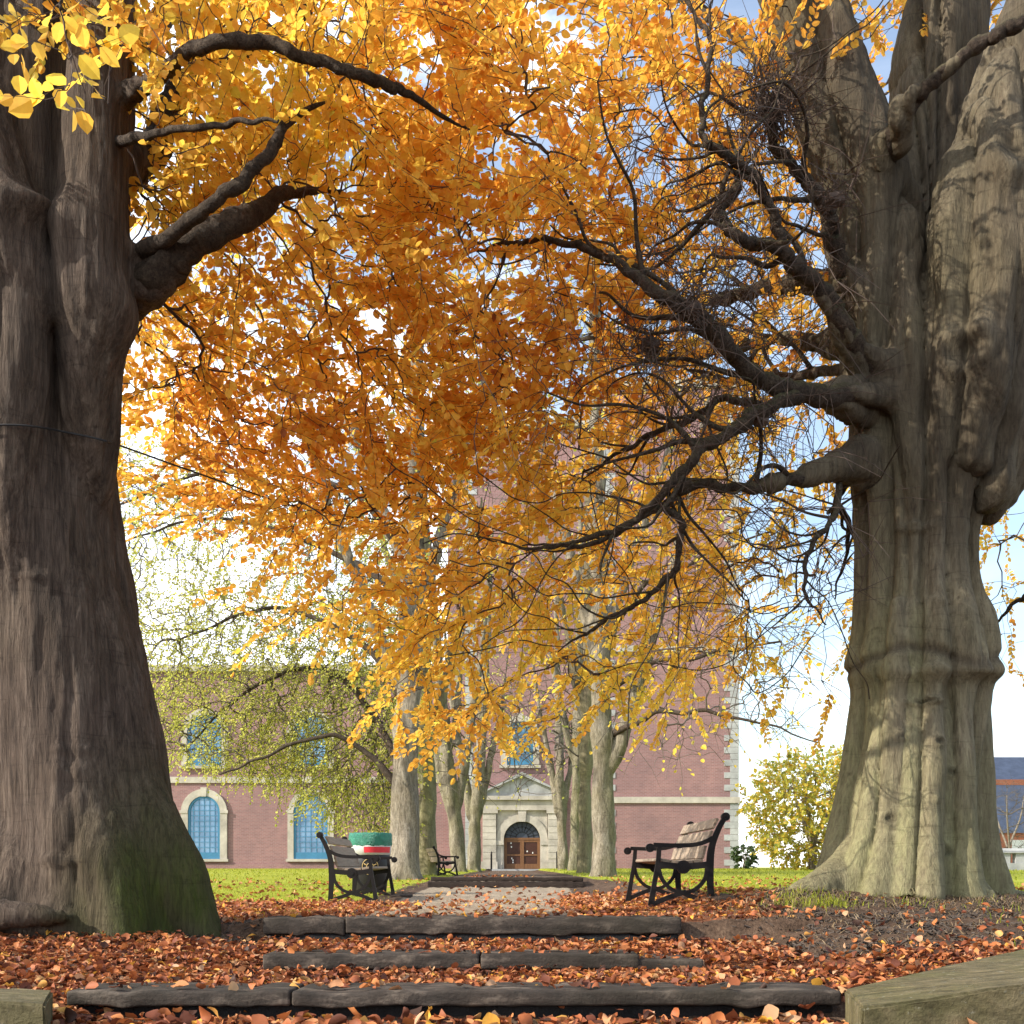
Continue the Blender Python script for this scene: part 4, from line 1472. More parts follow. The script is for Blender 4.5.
for r_ in (.35, .65, .95):
    b.ring(np.stack([xm + (w * r_ - .03) * np.cos(a), zs + .145 + (w * r_ * .93 - .03) * np.sin(a)], 1), np.stack([xm + w * r_ * np.cos(a), zs + .145 + w * r_ * .93 * np.sin(a)], 1), yd - .09, yd - .052)
for t_ in np.linspace(.2, math.pi - .2, 9):
    c_, s_ = math.cos(t_), math.sin(t_)
    b.prism([(xm + .42 * c_ - .015 * s_, zs + .145 + .42 * s_ + .015 * c_), (xm + .42 * c_ + .015 * s_, zs + .145 + .42 * s_ - .015 * c_),
             (xm + .9 * w * c_ + .015 * s_, zs + .145 + .88 * w * s_ - .015 * c_), (xm + .9 * w * c_ - .015 * s_, zs + .145 + .88 * w * s_ + .015 * c_)], yd - .085, yd - .053)
b.build('tracery', M['iron'], fan)
# door steps and handrails
zg = float(H(0, 67)) - .1
b = MB()
b.box((cx(491), yd - 1.6, zg), (cx(553), yd - .66, dz - .003))
b.box((cx(488), yd - 2.1, zg), (cx(556), yd - 1.602, dz - .16))
b.box((cx(485), yd - 2.6, zg), (cx(559), yd - 2.102, dz - .32))
cpart(b, 'door_step', 'stone_grey')
for s, pxr in ((-1, 492), (1, 556)):
    b = MB()
    xr_ = cx(pxr)
    b.tube([(xr_, yd - 2.5, zg), (xr_, yd - 2.5, dz + .95), (xr_, yd - 2.45, dz + 1.0), (xr_, yd - .9, dz + 1.15), (xr_, yd - .85, dz + 1.1), (xr_, yd - .85, zg)], .045, 6)
    cpart(b, 'handrail', 'iron')

# slate-roofed house behind the right beech, low wall in front of it
HD = 85.0
def hx(px): return (px - 512) / F * HD
def hz(py): return CZ + (HY - py) / F * HD
hc = np.array([hx(1090), HD, 0.0])
house = thing('house', 'long house with blue grey slate roof and terracotta ridge, right of the right beech', 'house', hc)
b = MB()
b.box((hx(955), HD, 0), (hx(1260), HD + 14, hz(832)))
o = b.build('wall', M['terracotta'], house); o.location = -hc
b = MB()
xa, xb_ = hx(950), hx(1265)
b.add([[xa, HD - .4, hz(833)], [xb_, HD - .4, hz(833)], [xb_, HD + 4.5, hz(779)], [xa, HD + 4.5, hz(779)]], [np.array([[0, 1, 2, 3]])])
b.add([[xa, HD + 5, hz(776)], [xb_, HD + 5, hz(776)], [xb_, HD + 9, CZ + 110 / F * 94], [xa, HD + 9, CZ + 110 / F * 94], [xb_, HD + 14.4, hz(832)], [xa, HD + 14.4, hz(832)]], [np.array([[0, 1, 2, 3], [3, 2, 4, 5]])])
o = b.build('roof', M['slate'], house); o.location = -hc
b = MB()
b.box((xa - .1, HD + 4.3, hz(779) - .15), (xb_ + .1, HD + 5.05, hz(775)))
o = b.build('ridge', M['terracotta'], house); o.location = -hc
for pxw in (985, 1020, 1060, 1110):
    b = MB()
    b.box((hx(pxw) - .7, HD - .06, hz(852)), (hx(pxw) + .7, HD - .003, hz(840)))
    o = b.build('window', M['notice'], house); o.location = -hc
WD = 44.0
wx = lambda px: (px - 512) / F * WD
wz = lambda py: CZ + (HY - py) / F * WD
wc = np.array([wx(1030), WD, 0.0])
wall = thing('churchyard_wall', 'low grey stone balustrade wall across the lawn right of the right beech', 'wall', wc)
b = MB()
b.box((wx(968), WD, .2), (wx(1160), WD + .4, wz(863)))
x = wx(968) + .1
while x < wx(1155):
    b.box((x, WD + .05, wz(863)), (x + .42, WD + .35, wz(853)))
    x += .66
o = b.build('piers', M['stone_grey'], wall); o.location = -wc
b = MB()
b.tube([(wx(966), WD + .2, wz(851)), (wx(1162), WD + .2, wz(851))], .12, 10)
b.box((wx(967), WD - .05, wz(853) + .002), (wx(1161), WD + .45, wz(852)))
o = b.build('coping', M['stone_grey'], wall); o.location = -wc


# ------------------------------------------------------------------ steps, coping blocks
def slab(x0, x1, y0, y1, z0, z1, seed, wob=.012):
    """worn stone slab, finely cut and roughened"""
    bm = bmesh.new()
    bmesh.ops.create_cube(bm, size=1)
    for vtx in bm.verts:
        vtx.co = Vector(((x0 + x1) / 2 + vtx.co.x * (x1 - x0), (y0 + y1) / 2 + vtx.co.y * (y1 - y0), (z0 + z1) / 2 + vtx.co.z * (z1 - z0)))
    bmesh.ops.bevel(bm, geom=list(bm.edges), offset=min(.010, (z1 - z0) * .3), segments=2, affect='EDGES', profile=.5)
    long_e = [e for e in bm.edges if abs(e.verts[0].co.x - e.verts[1].co.x) > .2]
    bmesh.ops.subdivide_edges(bm, edges=long_e, cuts=int((x1 - x0) / .03), use_grid_fill=True)
    for vtx in bm.verts:
        c = vtx.co
        nv = mnoise.noise_vector(Vector((c.x * 3 + seed, c.y * 6, c.z * 6))) * wob * .55 + mnoise.noise_vector(Vector((c.x * 16 + seed, c.y * 16, c.z * 16))) * wob * .45 - Vector((0, 0, max(0, mnoise.noise(Vector((c.x * 7 + seed, c.y * 7, 0))) - .25) * .05))
        vtx.co += Vector((nv.x * .3, nv.y, nv.z * .8))
    v = np.array([q.co[:] for q in bm.verts])
    bm.verts.index_update()
    fs = {}
    for fa in bm.faces:
        fs.setdefault(len(fa.verts), []).append([q.index for q in fa.verts])
    bm.free()
    return v, [np.array(x) for x in fs.values()]


E = CZ  # heights below are relative to the eye
def step(label, x0, x1, joints, y, z_top, thick, z_bot, depth=.34, over=.04, mat='step_stone', seed=0):
    t = thing('stone_step', label, 'step', ((x0 + x1) / 2, y, E + z_bot), 'steps up to the avenue path')
    org = np.array(t.location)
    xs = [x0] + joints + [x1]
    for i in range(len(xs) - 1):
        b = MB()
        v, fs = slab(xs[i] + .004, xs[i + 1] - .004, y, y + depth, E + z_top - thick, E + z_top, seed + i * 7.3)
        b.add(v - org, fs)
        b.build('slab', M[mat], t, True)
    b = MB()
    v, fs = slab(x0 + .02, x1 - .02, y + over, y + depth - .02, E + z_bot - .08, E + z_top - thick - .003, seed + 3, .006)
    b.add(v - org, fs)
    b.build('riser', M['riser'], t, True)
    return t


FX = lambda px, d: (px - 512) / F * d
step('front stone step with rounded nosing and a black riser, nearest the camera', FX(66, 3.96), FX(842, 3.96), [FX(291, 3.96)], 3.95, -.478, .058, -.62, .30, .05, seed=1)
step('middle step, thin and half buried in fallen leaves', FX(262, 5.0), FX(640, 5.0), [FX(480, 5.0)], 4.99, -.425, .075, -.56, .30, .015, seed=21)
step('upper dark step at the edge of the gravel path', FX(262, 6.2), FX(682, 6.2), [FX(345, 6.2)], 6.2, -.305, .10, -.50, .30, .012, seed=41)
# flat flagstone at the right end of the middle step
b = MB()
v, fs = slab(FX(622, 5.1), FX(700, 5.1), 5.0, 5.36, E - .52, E - .45, 77)
org = np.array([FX(660, 5.1), 5.1, E - .5])
b.add(v - org, fs)
o = b.build('flagstone', M['step_stone'], None, True)
o.location = org
tag(o, 'flat grey flagstone in the leaves at the right end of the middle step', 'flagstone')
# far timber edge
t = thing('timber_step', 'long dark timber step across the path in front of the church door', 'step', (FX(506, 20.2), 20.2, E - .41))
org = np.array(t.location)
for i, (pa, pb, zt_) in enumerate(((431, 583, -.20), (428, 584, -.285))):
    b = MB()
    v, fs = slab(FX(pa, 20.2), FX(pb, 20.2), 20.14 - .03 * i, 20.44, E + zt_ - (.08 if i == 0 else .16), E + zt_, 90 + i, .02)
    b.add(v - org, fs)
    b.build('sleeper', M['timber_dark'], t, True)
b = MB()
v, fs = slab(FX(391, 15), FX(411, 15), 14.9, 15.3, E - .50, E - .41, 55)
org = np.array([FX(400, 15), 15.1, E - .46])
b.add(v - org, fs)
o = b.build('timber_block', M['timber_dark'], None, True)
o.location = org
tag(o, 'short dark timber block on the path edge at the foot of the left bench', 'block')


def coping(name_label, top, depth, seed):
    """hewn block: top polygon with its own heights, straight down to the ground"""
    bm = bmesh.new()
    tv = [bm.verts.new(Vector(p)) for p in top]
    bv = [bm.verts.new(Vector((p[0], p[1], p[2] - depth))) for p in top]
    n = len(top)
    bm.faces.new(tv)
    bm.faces.new(bv[::-1])
    for i in range(n):
        j = (i + 1) % n
        bm.faces.new((tv[i], bv[i], bv[j], tv[j]))
    bmesh.ops.recalc_face_normals(bm, faces=bm.faces[:])
    bmesh.ops.bevel(bm, geom=list(bm.edges), offset=.009, segments=2, affect='EDGES')
    bmesh.ops.triangulate(bm, faces=[f for f in bm.faces if len(f.verts) > 4])
    for _ in range(5):
        lo = [e for e in bm.edges if e.calc_length() > .05]
        if lo:
            bmesh.ops.subdivide_edges(bm, edges=lo, cuts=1)
    for vtx in bm.verts:
        c = vtx.co
        vtx.co += mnoise.noise_vector(c * 3 + Vector((seed, 0, 0))) * .006 + mnoise.noise_vector(c * 16 + Vector((seed, 0, 0))) * .004
    org = Vector((top[0][0], top[0][1], top[0][2] - depth))
    for vtx in bm.verts:
        vtx.co -= org
    me = bpy.data.meshes.new('coping_stone')
    bm.to_mesh(me)
    bm.free()
    me.materials.append(M['coping'])
    o = bpy.data.objects.new('coping_stone', me)
    COL.objects.link(o)
    o.location = org
    set_attr(me, 'moss', np.zeros(len(me.vertices)))
    tag(o, name_label, 'coping stone', 'coping stones flanking the steps')
    return o


coping('large greenish sandstone coping block at the right of the front step', [P(862, 1008, 3.45), P(845, 989, 3.82), P(1030, 947, 4.55), P(1250, 925, 5.0), P(1250, 962, 3.7), P(1030, 984, 3.5)], .42, 3)
coping('small grey green coping block in the corner left of the front step', [P(46, 1004, 3.4), P(52, 990, 3.85), P(-160, 978, 4.1), P(-160, 992, 3.4)], .3, 8)

# ------------------------------------------------------------------ benches
def iron_end():
    """one cast iron end in the (u forward, v up) plane, thickness along y"""
    b = MB()
    T = .045

    def bar(pts, w, n=6):
        q = smooth_path(np.array(pts, float), n)
        t = np.gradient(q, axis=0)
        t /= np.linalg.norm(t, axis=1)[:, None]
        nrm = np.stack([-t[:, 1], t[:, 0]], 1)
        wd = np.interp(np.linspace(0, 1, len(q)), np.linspace(0, 1, len(np.atleast_1d(w))), np.atleast_1d(w)) if np.ndim(w) else np.full(len(q), w)
        b.ring(q - nrm * wd[:, None] / 2, q + nrm * wd[:, None] / 2, -T / 2 + rng.uniform(-.003, .003), T / 2 + rng.uniform(-.003, .003))

    def disc(u, v_, r, th=T * 1.15):
        a = np.linspace(0, 2 * math.pi, 20, endpoint=False)
        b.prism(np.stack([u + r * np.cos(a), v_ + r * np.sin(a)], 1), -th / 2, th / 2)
        b.prism(np.stack([u + r * .45 * np.cos(a), v_ + r * .45 * np.sin(a)], 1), -th / 2 - .008, th / 2 + .008)
    bar([(.0, 0), (.015, .2), (.02, .42), (.0, .60), (-.06, .76), (-.12, .87)], [.055, .06, .07, .06, .05, .045])
    disc(-.13, .885, .042)
    bar([(.60, 0), (.565, .22), (.53, .42), (.515, .59)], [.06, .045, .045, .04])
    bar([(-.005, .68), (.07, .64), (.18, .612), (.36, .605), (.57, .612)], .042)
    disc(.605, .582, .043)
    bar([(.02, .42), (.28, .40), (.53, .42)], .062)
    disc(.28, .395, .066)
    bar([(.045, .40), (.07, .28), (.16, .18), (.28, .145), (.40, .18), (.49, .28), (.525, .40)], .036)
    bar([(.30, .15), (.18, .10), (.03, .055)], .045)
    bar([(.26, .15), (.42, .10), (.58, .03)], .045)
    return b


LEN = 1.95
def make_bench(label, group):
    t = thing('park_bench', label, 'bench', (0, 0, 0), group)
    for yy in (0.0, LEN):
        e = iron_end()
        o = e.build('end_frame', M['iron'], t)
        o.location = (0, yy, 0)
    # the boards run along y
    prof = [(.52, .425), (.405, .405), (.29, .395), (.175, .40), (.075, .42)]
    for i in range(4):
        (u0, v0), (u1, v1) = prof[i], prof[i + 1]
        du, dv = u1 - u0, v1 - v0
        s = .90
        a0, b0 = u0 + du * (1 - s) / 2, v0 + dv * (1 - s) / 2
        a1, b1 = u1 - du * (1 - s) / 2, v1 - dv * (1 - s) / 2
        L = math.hypot(du, dv)
        nx_, nz_ = dv / L * .03, -du / L * .03
        if nz_ < 0: nx_, nz_ = -nx_, -nz_
        b = MB()
        b.prism([(a0, b0 + .03), (a1, b1 + .03), (a1 + nx_, b1 + nz_ + .03), (a0 + nx_, b0 + nz_ + .03)], .024, LEN - .024)
        b.build('seat_board', M['bench_wood'], t, bevel=.005)
    back = [(.045, .475), (.012, .60), (.0, .63), (-.05, .745), (-.055, .765), (-.105, .865)]
    for i in range(3):
        (u0, v0), (u1, v1) = back[i * 2], back[i * 2 + 1]
        L = math.hypot(u1 - u0, v1 - v0)
        nx_, nz_ = (v1 - v0) / L * .028, -(u1 - u0) / L * .028
        b = MB()
        b.prism([(u0 + .03, v0), (u1 + .03, v1), (u1 + .03 + nx_, v1 + nz_), (u0 + .03 + nx_, v0 + nz_)], .024, LEN - .024)
        b.build('back_board', M['bench_wood'], t, bevel=.005)
    return t


grp = 'cast iron park benches beside the path'
bench = make_bench('black iron bench with pale sunlit boards right of the path', grp)
bench.rotation_euler = (0, 0, math.pi)      # forward (+u) now points to -x
bench.location = (FX(712, 10.0), 10.0 + LEN, E - .395)
b2 = copy_tree(bench)
b2['label'] = 'black iron bench with grey boards in front of the litter bin'
b2.rotation_euler = (0, 0, 0)
b2.location = (FX(330, 13.2), 13.2, E - .475)
b3 = copy_tree(bench)
b3['label'] = 'distant dark bench between the trunks of the left avenue row'
b3.rotation_euler = (0, 0, .25)
b3.location = (FX(438, 31), 31, float(H(FX(438, 31), 31)) - .02)


# ------------------------------------------------------------------ litter bin
BD = 16.2
bx, bz = FX(370.5, BD), float(H(FX(370.5, BD), BD)) - .02
bin_ = thing('litter_bin', 'round black litter bin with green bag and red and white band behind the left bench', 'litter bin', (bx, BD, bz))


def lathe(prof, n=36, wob=None):
    b = MB()
    a = np.linspace(0, 2 * math.pi, n, endpoint=False)
    rows = []
    for i, (r, z) in enumerate(prof):
        rr = r + (wob(a, i) if wob else 0)
        rows.append(np.stack([rr * np.cos(a), rr * np.sin(a), np.full(n, z) + (wob(a * 1.3, i + 9) * .6 if wob else 0)], 1))
    v = np.concatenate(rows)
    i = np.arange(n)
    j = (i + 1) % n
    fs = [np.stack([i + k * n, j + k * n, j + (k + 1) * n, i + (k + 1) * n], 1) for k in range(len(prof) - 1)]
    b.add(v, fs)
    return b


lathe([(.0, 0), (.22, 0), (.235, .03), (.25, .05), (.29, .42), (.315, .70), (.30, .71), (.26, .4), (0, .1)]).build('body', M['black_plastic'], bin_, True)
lathe([(.308, .625), (.316, .628), (.329, .765), (.322, .78)]).build('white_band', M['white_band'], bin_, True)
b = MB()
aa = np.linspace(-1.75, -.25, 16)
for z0_, z1_, r0_, r1_ in ((.66, .75, .324, .3325),):
    v = np.concatenate([np.stack([r * np.cos(aa), r * np.sin(aa), np.full(16, z)], 1) for r, z in ((r0_, z0_), (r1_, z1_))])
    i = np.arange(15)
    b.add(v, [np.stack([i, i + 1, i + 17, i + 16], 1)])
b.build('red_stripe', M['red_band'], bin_, True)
wobf = lambda a, i: .006 * np.sin(a * 9 + i * 1.7) + .005 * np.sin(a * 17 + i * 2.3)
lathe([(.326, .765), (.338, .80), (.340, .86), (.340, .93), (.334, .965), (.318, .972), (.30, .95), (.27, .80), (.25, .5), (0, .45)], 72, wobf).build('bin_bag', M['bag_green'], bin_, True)
# gilt crest on the front of the body
em = MB()
def on_body(u, z):
    r = np.interp(z, [.05, .42, .70], [.25, .29, .315]) + .004
    ang = -math.pi / 2 + .12 + u / r
    return np.stack([r * np.cos(ang), r * np.sin(ang), z], -1)
a = np.linspace(0, 2 * math.pi, 33)
em.tube(on_body(.125 * np.cos(a), .44 + .125 * np.sin(a)), .0065, 5)
for r_ in (.055,):
    em.tube(on_body(r_ * np.cos(a), .44 + r_ * np.sin(a)), .007, 5)
for t0 in (0.4, 1.6, 2.7, 4.2, 5.2):
    tt = np.linspace(.06, .105, 4)
    em.tube(on_body(tt * math.cos(t0), .44 + tt * math.sin(t0)), .008, 4)
em.build('crest', M['gold'], bin_, True)

# cable round the left trunk
cb = MB()
tv = mesh_co([c for c in left_beech.children if c.name.startswith('trunk')][0].data) + LB
tpx, tpy = 512 + tv[:, 0] / tv[:, 1] * F, HY - (tv[:, 2] - CZ) / tv[:, 1] * F
pts = []
for a_, b_ in ((-40, 427), (-20, 426), (0, 425), (15, 425), (30, 426), (45, 428), (60, 431), (75, 434), (90, 437), (102, 440), (109, 442)):
    k_ = (np.abs(tpx - a_) < 9) & (np.abs(tpy - b_) < 6)
    if k_.any():
        pts.append(P(a_, b_, tv[k_, 1].min() - .012))
pts += [P(124, 447, 6.45), P(200, 474, 7.0), P(300, 508, 8.0), P(380, 520, 9.0)]
q = smooth_path(pts, 6)
cb.tube(q - pts[1], .006, 6)
o = cb.build('cable', M['cable'])
o.location = pts[1]
tag(o, 'thin dark cable slung round the left trunk and off into the leaves', 'cable')


# ------------------------------------------------------------------ fallen leaves, grass, straw
def fallen(n_target, x0, x1, y0, y1, dens_scale=1.0, size=(.055, .105), lift=.05):
    out = []
    tot = 0
    while tot < n_target:
        x, y = rng.uniform(x0, x1, 6000), rng.uniform(y0, y1, 6000)
        k = rng.random(6000) < litter_density(x, y) * dens_scale
        out.append(np.stack([x[k], y[k]], 1))
        tot += k.sum()
    p = np.concatenate(out)[:n_target]
    n = len(p)
    z = H(p[:, 0], p[:, 1]) + rng.uniform(.0, lift, n) * rng.random(n) + .012
    return np.stack([p[:, 0], p[:, 1], z], 1), rng.uniform(*size, n)


GU = np.array([-1, 0, 1.0])
GV = np.linspace(0, 1, 6)
GW = np.array([.05, .30, .40, .36, .20, .02])


def add_curled(mb, c, size, tint):
    """fallen leaves, each dried into its own curl"""
    n = len(c)
    k1 = rng.normal(0, 1.7, n)           # along
    k2 = rng.normal(1.4, 1.2, n)          # across
    k1 = np.where(np.abs(k1) < .08, .08, k1)
    k2 = np.where(np.abs(k2) < .08, .08, k2)
    yaw = rng.uniform(0, 2 * math.pi, n)
    tilt = np.abs(rng.normal(0, .7, n))
    tdir = rng.uniform(0, 2 * math.pi, n)
    u = GU[None, None, :] * GW[None, :, None] * rng.uniform(.8, 1.3, (n, 1, 1))
    v = np.repeat(GV[None, :, None] - .5, 3, 2)
    a2 = u * k2[:, None, None] * 1.7
    X = np.sin(a2) / (k2[:, None, None] * 1.7 + 1e-3)
    Zc = (1 - np.cos(a2)) / (k2[:, None, None] * 1.7 + 1e-3)
    a1 = v * k1[:, None, None]
    Yc = np.sin(a1) / (k1[:, None, None] + 1e-3)
    Zl = (1 - np.cos(a1)) / (k1[:, None, None] + 1e-3)
    X = np.broadcast_to(X, (n, 6, 3))
    Y = np.broadcast_to(Yc, (n, 6, 3))
    Z = Zc + Zl + rng.normal(0, .02, (n, 6, 3))
    q = np.stack([X, Y, Z], -1).reshape(n, 18, 3) * size[:, None, None]
    cy, sy = np.cos(yaw), np.sin(yaw)
    Rz = np.zeros((n, 3, 3))
    Rz[:, 0, 0], Rz[:, 0, 1], Rz[:, 1, 0], Rz[:, 1, 1], Rz[:, 2, 2] = cy, -sy, sy, cy, 1
    ax = np.stack([np.cos(tdir), np.sin(tdir), np.zeros(n)], 1)
    K = np.zeros((n, 3, 3))
    K[:, 0, 2], K[:, 1, 2], K[:, 2, 0], K[:, 2, 1] = ax[:, 1], -ax[:, 0], -ax[:, 1], ax[:, 0]
    Rt = np.eye(3)[None] + np.sin(tilt)[:, None, None] * K + (1 - np.cos(tilt))[:, None, None] * (K @ K)
    q = np.einsum('nij,nkj->nki', Rt @ Rz, q) + c[:, None]
    i = np.arange(5)[:, None] * 3 + np.arange(2)[None]
    f = np.stack([i, i + 1, i + 4, i + 3], -1).reshape(-1, 4)
    mb.add(q.reshape(-1, 3), [((np.arange(n) * 18)[:, None, None] + f[None]).reshape(-1, 4)], np.repeat(tint, len(f)))


lf = MB()
for (n_, x0, x1, y0, y1, s, sz, lift) in ((1800, -1.75, 1.75, 3.2, 3.94, 1, (.035, .085), .07), (27000, -4.2, 4.6, 3.8, 6.4, 1, (.025, .060), .045), (8000, -4.5, 3.2, 6.3, 13.5, 1, (.035, .07), .03), (2200, -9, 9, 10, 28, 1, (.07, .11), .03)):
    c, szs = fallen(n_, x0, x1, y0, y1, s, sz, lift)
    t = np.clip(rng.normal(.45, .27, len(c)) + .12 * fbm(c[:, 0], c[:, 1], 1.5, 7) + np.where(c[:, 1] > 6.4, .12, 0), 0, 1)
    t = np.where(rng.random(len(c)) < .04, rng.uniform(.85, 1, len(c)), t)
    add_curled(lf, c, szs, t)
# a few lying on the stones themselves
for (xa_, xb2, ya_, yb_, zt_, n_) in ((-1.7, 1.3, 3.98, 4.24, -.478, 60), (-1.2, .6, 5.01, 5.27, -.425, 90), (-1.5, 1.0, 6.22, 6.48, -.305, 90)):
    c = np.stack([rng.uniform(xa_, xb2, n_), rng.uniform(ya_, yb_, n_) + .0, np.full(n_, CZ + zt_ + .008)], 1)
    add_curled(lf, c, rng.uniform(.035, .075, n_), np.clip(rng.normal(.5, .25, n_), 0, 1))
o = lf.build('fallen_leaves', M['leaf_fallen'], None, True)
tag(o, 'carpet of curled brown and orange leaves on the steps and path edges', 'fallen leaves', kind='stuff')


def blades(mb, p, hgt, width, tint, lean=.5):
    n = len(p)
    yaw = rng.uniform(0, 2 * math.pi, n)
    s = np.stack([np.cos(yaw), np.sin(yaw), np.zeros(n)], 1) * (width / 2)[:, None]
    l = rng.normal(0, lean, (n, 3)) * np.array([1, 1, 0]) * hgt[:, None]
    mid = p + np.array([0, 0, 1]) * (hgt * .55)[:, None] + l * .3
    tip = p + np.array([0, 0, 1]) * hgt[:, None] * rng.uniform(.6, 1, (n, 1)) + l
    v = np.stack([p - s, p + s, mid - s * .7, mid + s * .7, tip], 1).reshape(-1, 3)
    b = (np.arange(n) * 5)[:, None]
    mb.add(v, [b + np.array([[0, 1, 3, 2]])], tint)
    mb.f.append(b + np.array([[2, 3, 4]]) + mb.n - 5 * n)
    mb.attr.append(tint)


gm = MB()
def gpts(n, x0, x1, y0, y1, f):
    out, tot = [], 0
    while tot < n:
        x, y = rng.uniform(x0, x1, 8000), rng.uniform(y0, y1, 8000)
        k = rng.random(8000) < f(x, y)
        out.append(np.stack([x[k], y[k]], 1))
        tot += k.sum()
    p = np.concatenate(out)[:n]
    return np.stack([p[:, 0], p[:, 1], H(p[:, 0], p[:, 1]) - .004], 1)


p = gpts(26000, -9, 9, 9, 21, lambda x, y: lawn_mask(x, y))
blades(gm, p, rng.uniform(.025, .06, len(p)), rng.uniform(.006, .012, len(p)), np.clip(rng.normal(.5, .2, len(p)), 0, 1))
p = gpts(16000, -22, 22, 21, 62, lambda x, y: lawn_mask(x, y))
blades(gm, p, rng.uniform(.04, .09, len(p)), rng.uniform(.02, .04, len(p)), np.clip(rng.normal(.5, .2, len(p)), 0, 1))
# tufts on the bank by the right roots and beside the coping
for (c, r_, n_) in (((1.95, 6.95), .22, 260), ((2.1, 6.75), .16, 160), ((2.6, 6.9), .3, 60), ((3.4, 6.9), .5, 90), ((3.3, 5.9), .45, 90), ((3.0, 5.3), .3, 90), ((3.9, 5.9), .6, 160), ((-2.3, 5.78), .07, 40), ((-1.6, 7.5), .4, 60)):
    xy = np.array(c) + rng.normal(0, r_ / 1.6, (n_, 2))
    p = np.stack([xy[:, 0], xy[:, 1], H(xy[:, 0], xy[:, 1]) - .003], 1)
    blades(gm, p, rng.uniform(.03, .09, n_), rng.uniform(.004, .008, n_), np.clip(rng.normal(.5, .25, n_), 0, 1))
o = gm.build('grass', M['grass'])
tag(o, 'short green grass of the lawn and tufts on the bank', 'grass', kind='stuff')

sm = MB()
def straw_den(x, y):
    a = np.exp(-((x - 1.95) / .55) ** 2 - ((y - 7.6) / .9) ** 2)
    b_ = np.exp(-((x - 3.1) / 1.3) ** 2 - ((y - 7.1) / .35) ** 2)
    c_ = .22 * ((x > 1.3) & (x < 5) & (y > 5) & (y < 8)) + .12 * ((x < -1.2) & (y > 5.4) & (y < 8.5) & (x > -5))
    return np.clip(a + b_ + c_, 0, 1)
p = gpts(9500, -5, 5, 4.9, 10, straw_den)
blades(sm, p, rng.uniform(.02, .055, len(p)), rng.uniform(.004, .009, len(p)), rng.random(len(p)), 1.4)
o = sm.build('dry_straw', M['straw'])
tag(o, 'dry straw coloured grass and stalks on the bare bank', 'dry grass', kind='stuff')
# crumbs of soil and bits of twig on the bare earth
dm = MB()
p = gpts(9000, -5, 5, 5.0, 9, lambda x, y: np.clip(1 - litter_density(x, y) * 1.5, 0, 1) * ((np.abs(x) > 1.3)))
n = len(p)
u = unit(rng.normal(0, 1, (n, 3)) * np.array([1, 1, .3]))
Lw = rng.uniform(.008, .07, n)[:, None]
dm.frusta(p + [0, 0, .006] - u * Lw / 2, p + [0, 0, .010] + u * Lw / 2, rng.uniform(.002, .009, n), rng.uniform(.002, .006, n), 4)
o = dm.build('soil_crumbs', M['stone_dark'])
tag(o, 'dark crumbs of soil and broken twig on the bare earth round the trunks', 'soil', kind='stuff')

# ------------------------------------------------------------------ light, sky, camera
SUN_DIR = Vector((-.80, -.32, .50)).normalized()       # towards the sun
sun = bpy.data.lights.new('sun', 'SUN')
sun.energy = 3.4
sun.angle = R(.5)
sun.color = (1.0, .93, .82)
so = bpy.data.objects.new('sun', sun)
COL.objects.link(so)
so.rotation_euler = SUN_DIR.to_track_quat('Z', 'Y').to_euler()
so.location = (-20, 0, 20)

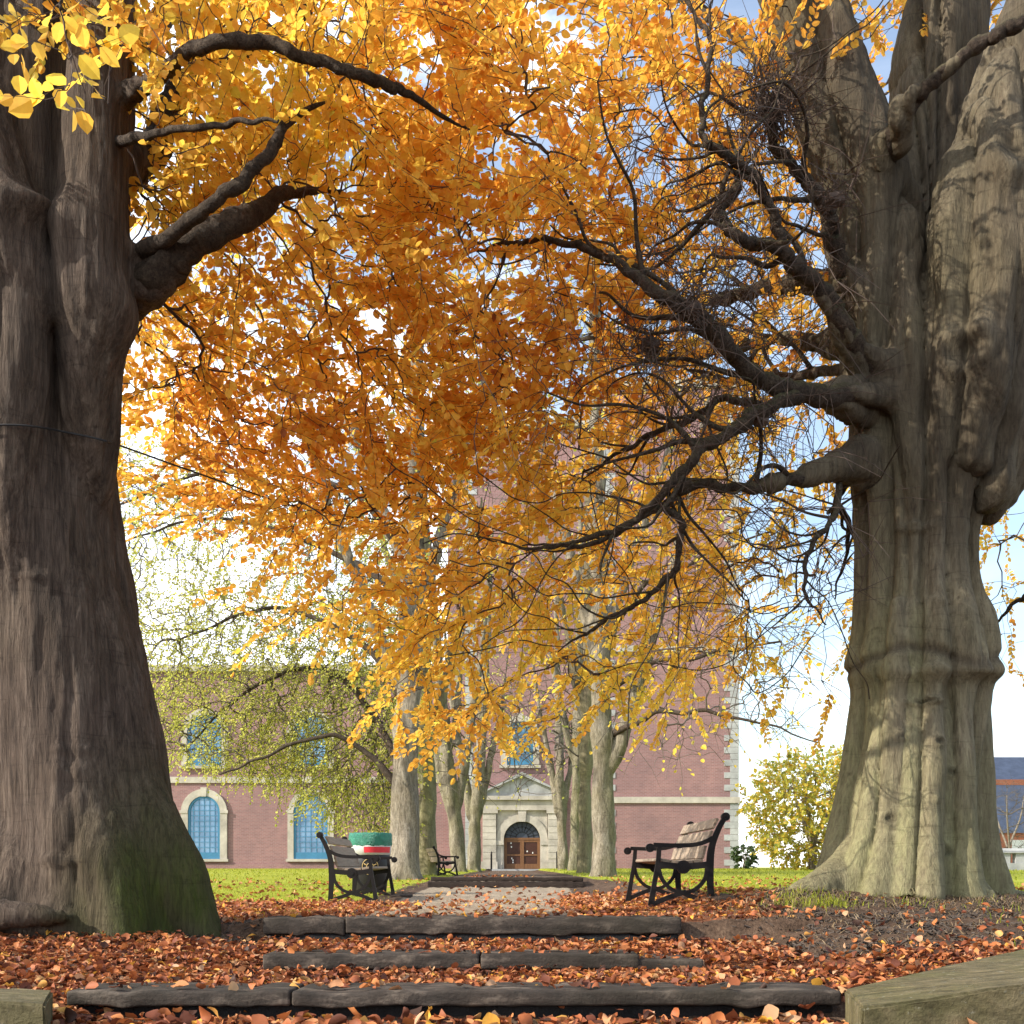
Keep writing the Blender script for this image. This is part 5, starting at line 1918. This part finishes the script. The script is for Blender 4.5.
w = bpy.data.worlds.new('World')
scene.world = w
w.use_nodes = True
nt = w.node_tree
for n_ in list(nt.nodes):
    nt.nodes.remove(n_)
wo = nt.nodes.new('ShaderNodeOutputWorld')
bg = nt.nodes.new('ShaderNodeBackground')
sky = nt.nodes.new('ShaderNodeTexSky')
sky.sky_type = 'NISHITA'
sky.sun_disc = False
sky.sun_elevation = math.asin(SUN_DIR.z)
sky.sun_rotation = math.atan2(SUN_DIR.x, SUN_DIR.y)
sky.air_density = 1.2
sky.dust_density = .6
sky.ozone_density = 2.0
tc = nt.nodes.new('ShaderNodeTexCoord')
mp = nt.nodes.new('ShaderNodeMapping')
mp.inputs['Scale'].default_value = (1, 1, 2.6)
nt.links.new(tc.outputs['Generated'], mp.inputs['Vector'])
cl = noise_(nt, mp.outputs[0], 2.6, 9, .6, .3)
sp = nt.nodes.new('ShaderNodeSeparateXYZ')
nt.links.new(tc.outputs['Generated'], sp.inputs[0])
low_ = ramp(nt, sp.outputs[2], [(0.0, (.33, .33, .33)), (.10, (.16, .16, .16)), (.30, (.03, .03, .03)), (.7, (0, 0, 0))])
low_ = math_(nt, 'ADD', low_, ramp(nt, sp.outputs[0], [(.0, (.22, .22, .22)), (.14, (0, 0, 0))]))
low_ = math_(nt, 'SUBTRACT', low_, .10)
cm = ramp(nt, math_(nt, 'ADD', cl, low_), [(.40, (.07, .07, .07)), (.52, (.14, .14, .14)), (.72, (1, 1, 1))])
skyc = mixc(nt, cm, sky.outputs[0], (9.5, 9.7, 10.0, 1))
nt.links.new(skyc, bg.inputs['Color'])
bg.inputs['Strength'].default_value = .115
nt.links.new(bg.outputs[0], wo.inputs[0])

cam = bpy.data.cameras.new('camera')
cam.sensor_width = 36
cam.lens = 36
cam.shift_y = (HY - 512) / 1024
cam.clip_end = 3000
cam.clip_start = .05
co = bpy.data.objects.new('camera', cam)
COL.objects.link(co)
co.location = (0, 0, CZ)
co.rotation_euler = (R(90), 0, 0)
scene.camera = co

vs = scene.view_settings
vs.view_transform = 'Standard'
vs.look = 'None'
vs.exposure = 1.2
vs.gamma = 1
scene.render.engine = 'CYCLES'
cy = scene.cycles
cy.max_bounces = 12
cy.diffuse_bounces = 8
cy.transmission_bounces = 8
cy.glossy_bounces = 2
cy.use_denoising = True
cy.denoiser = 'OPENIMAGEDENOISE'
cy.sample_clamp_indirect = 6
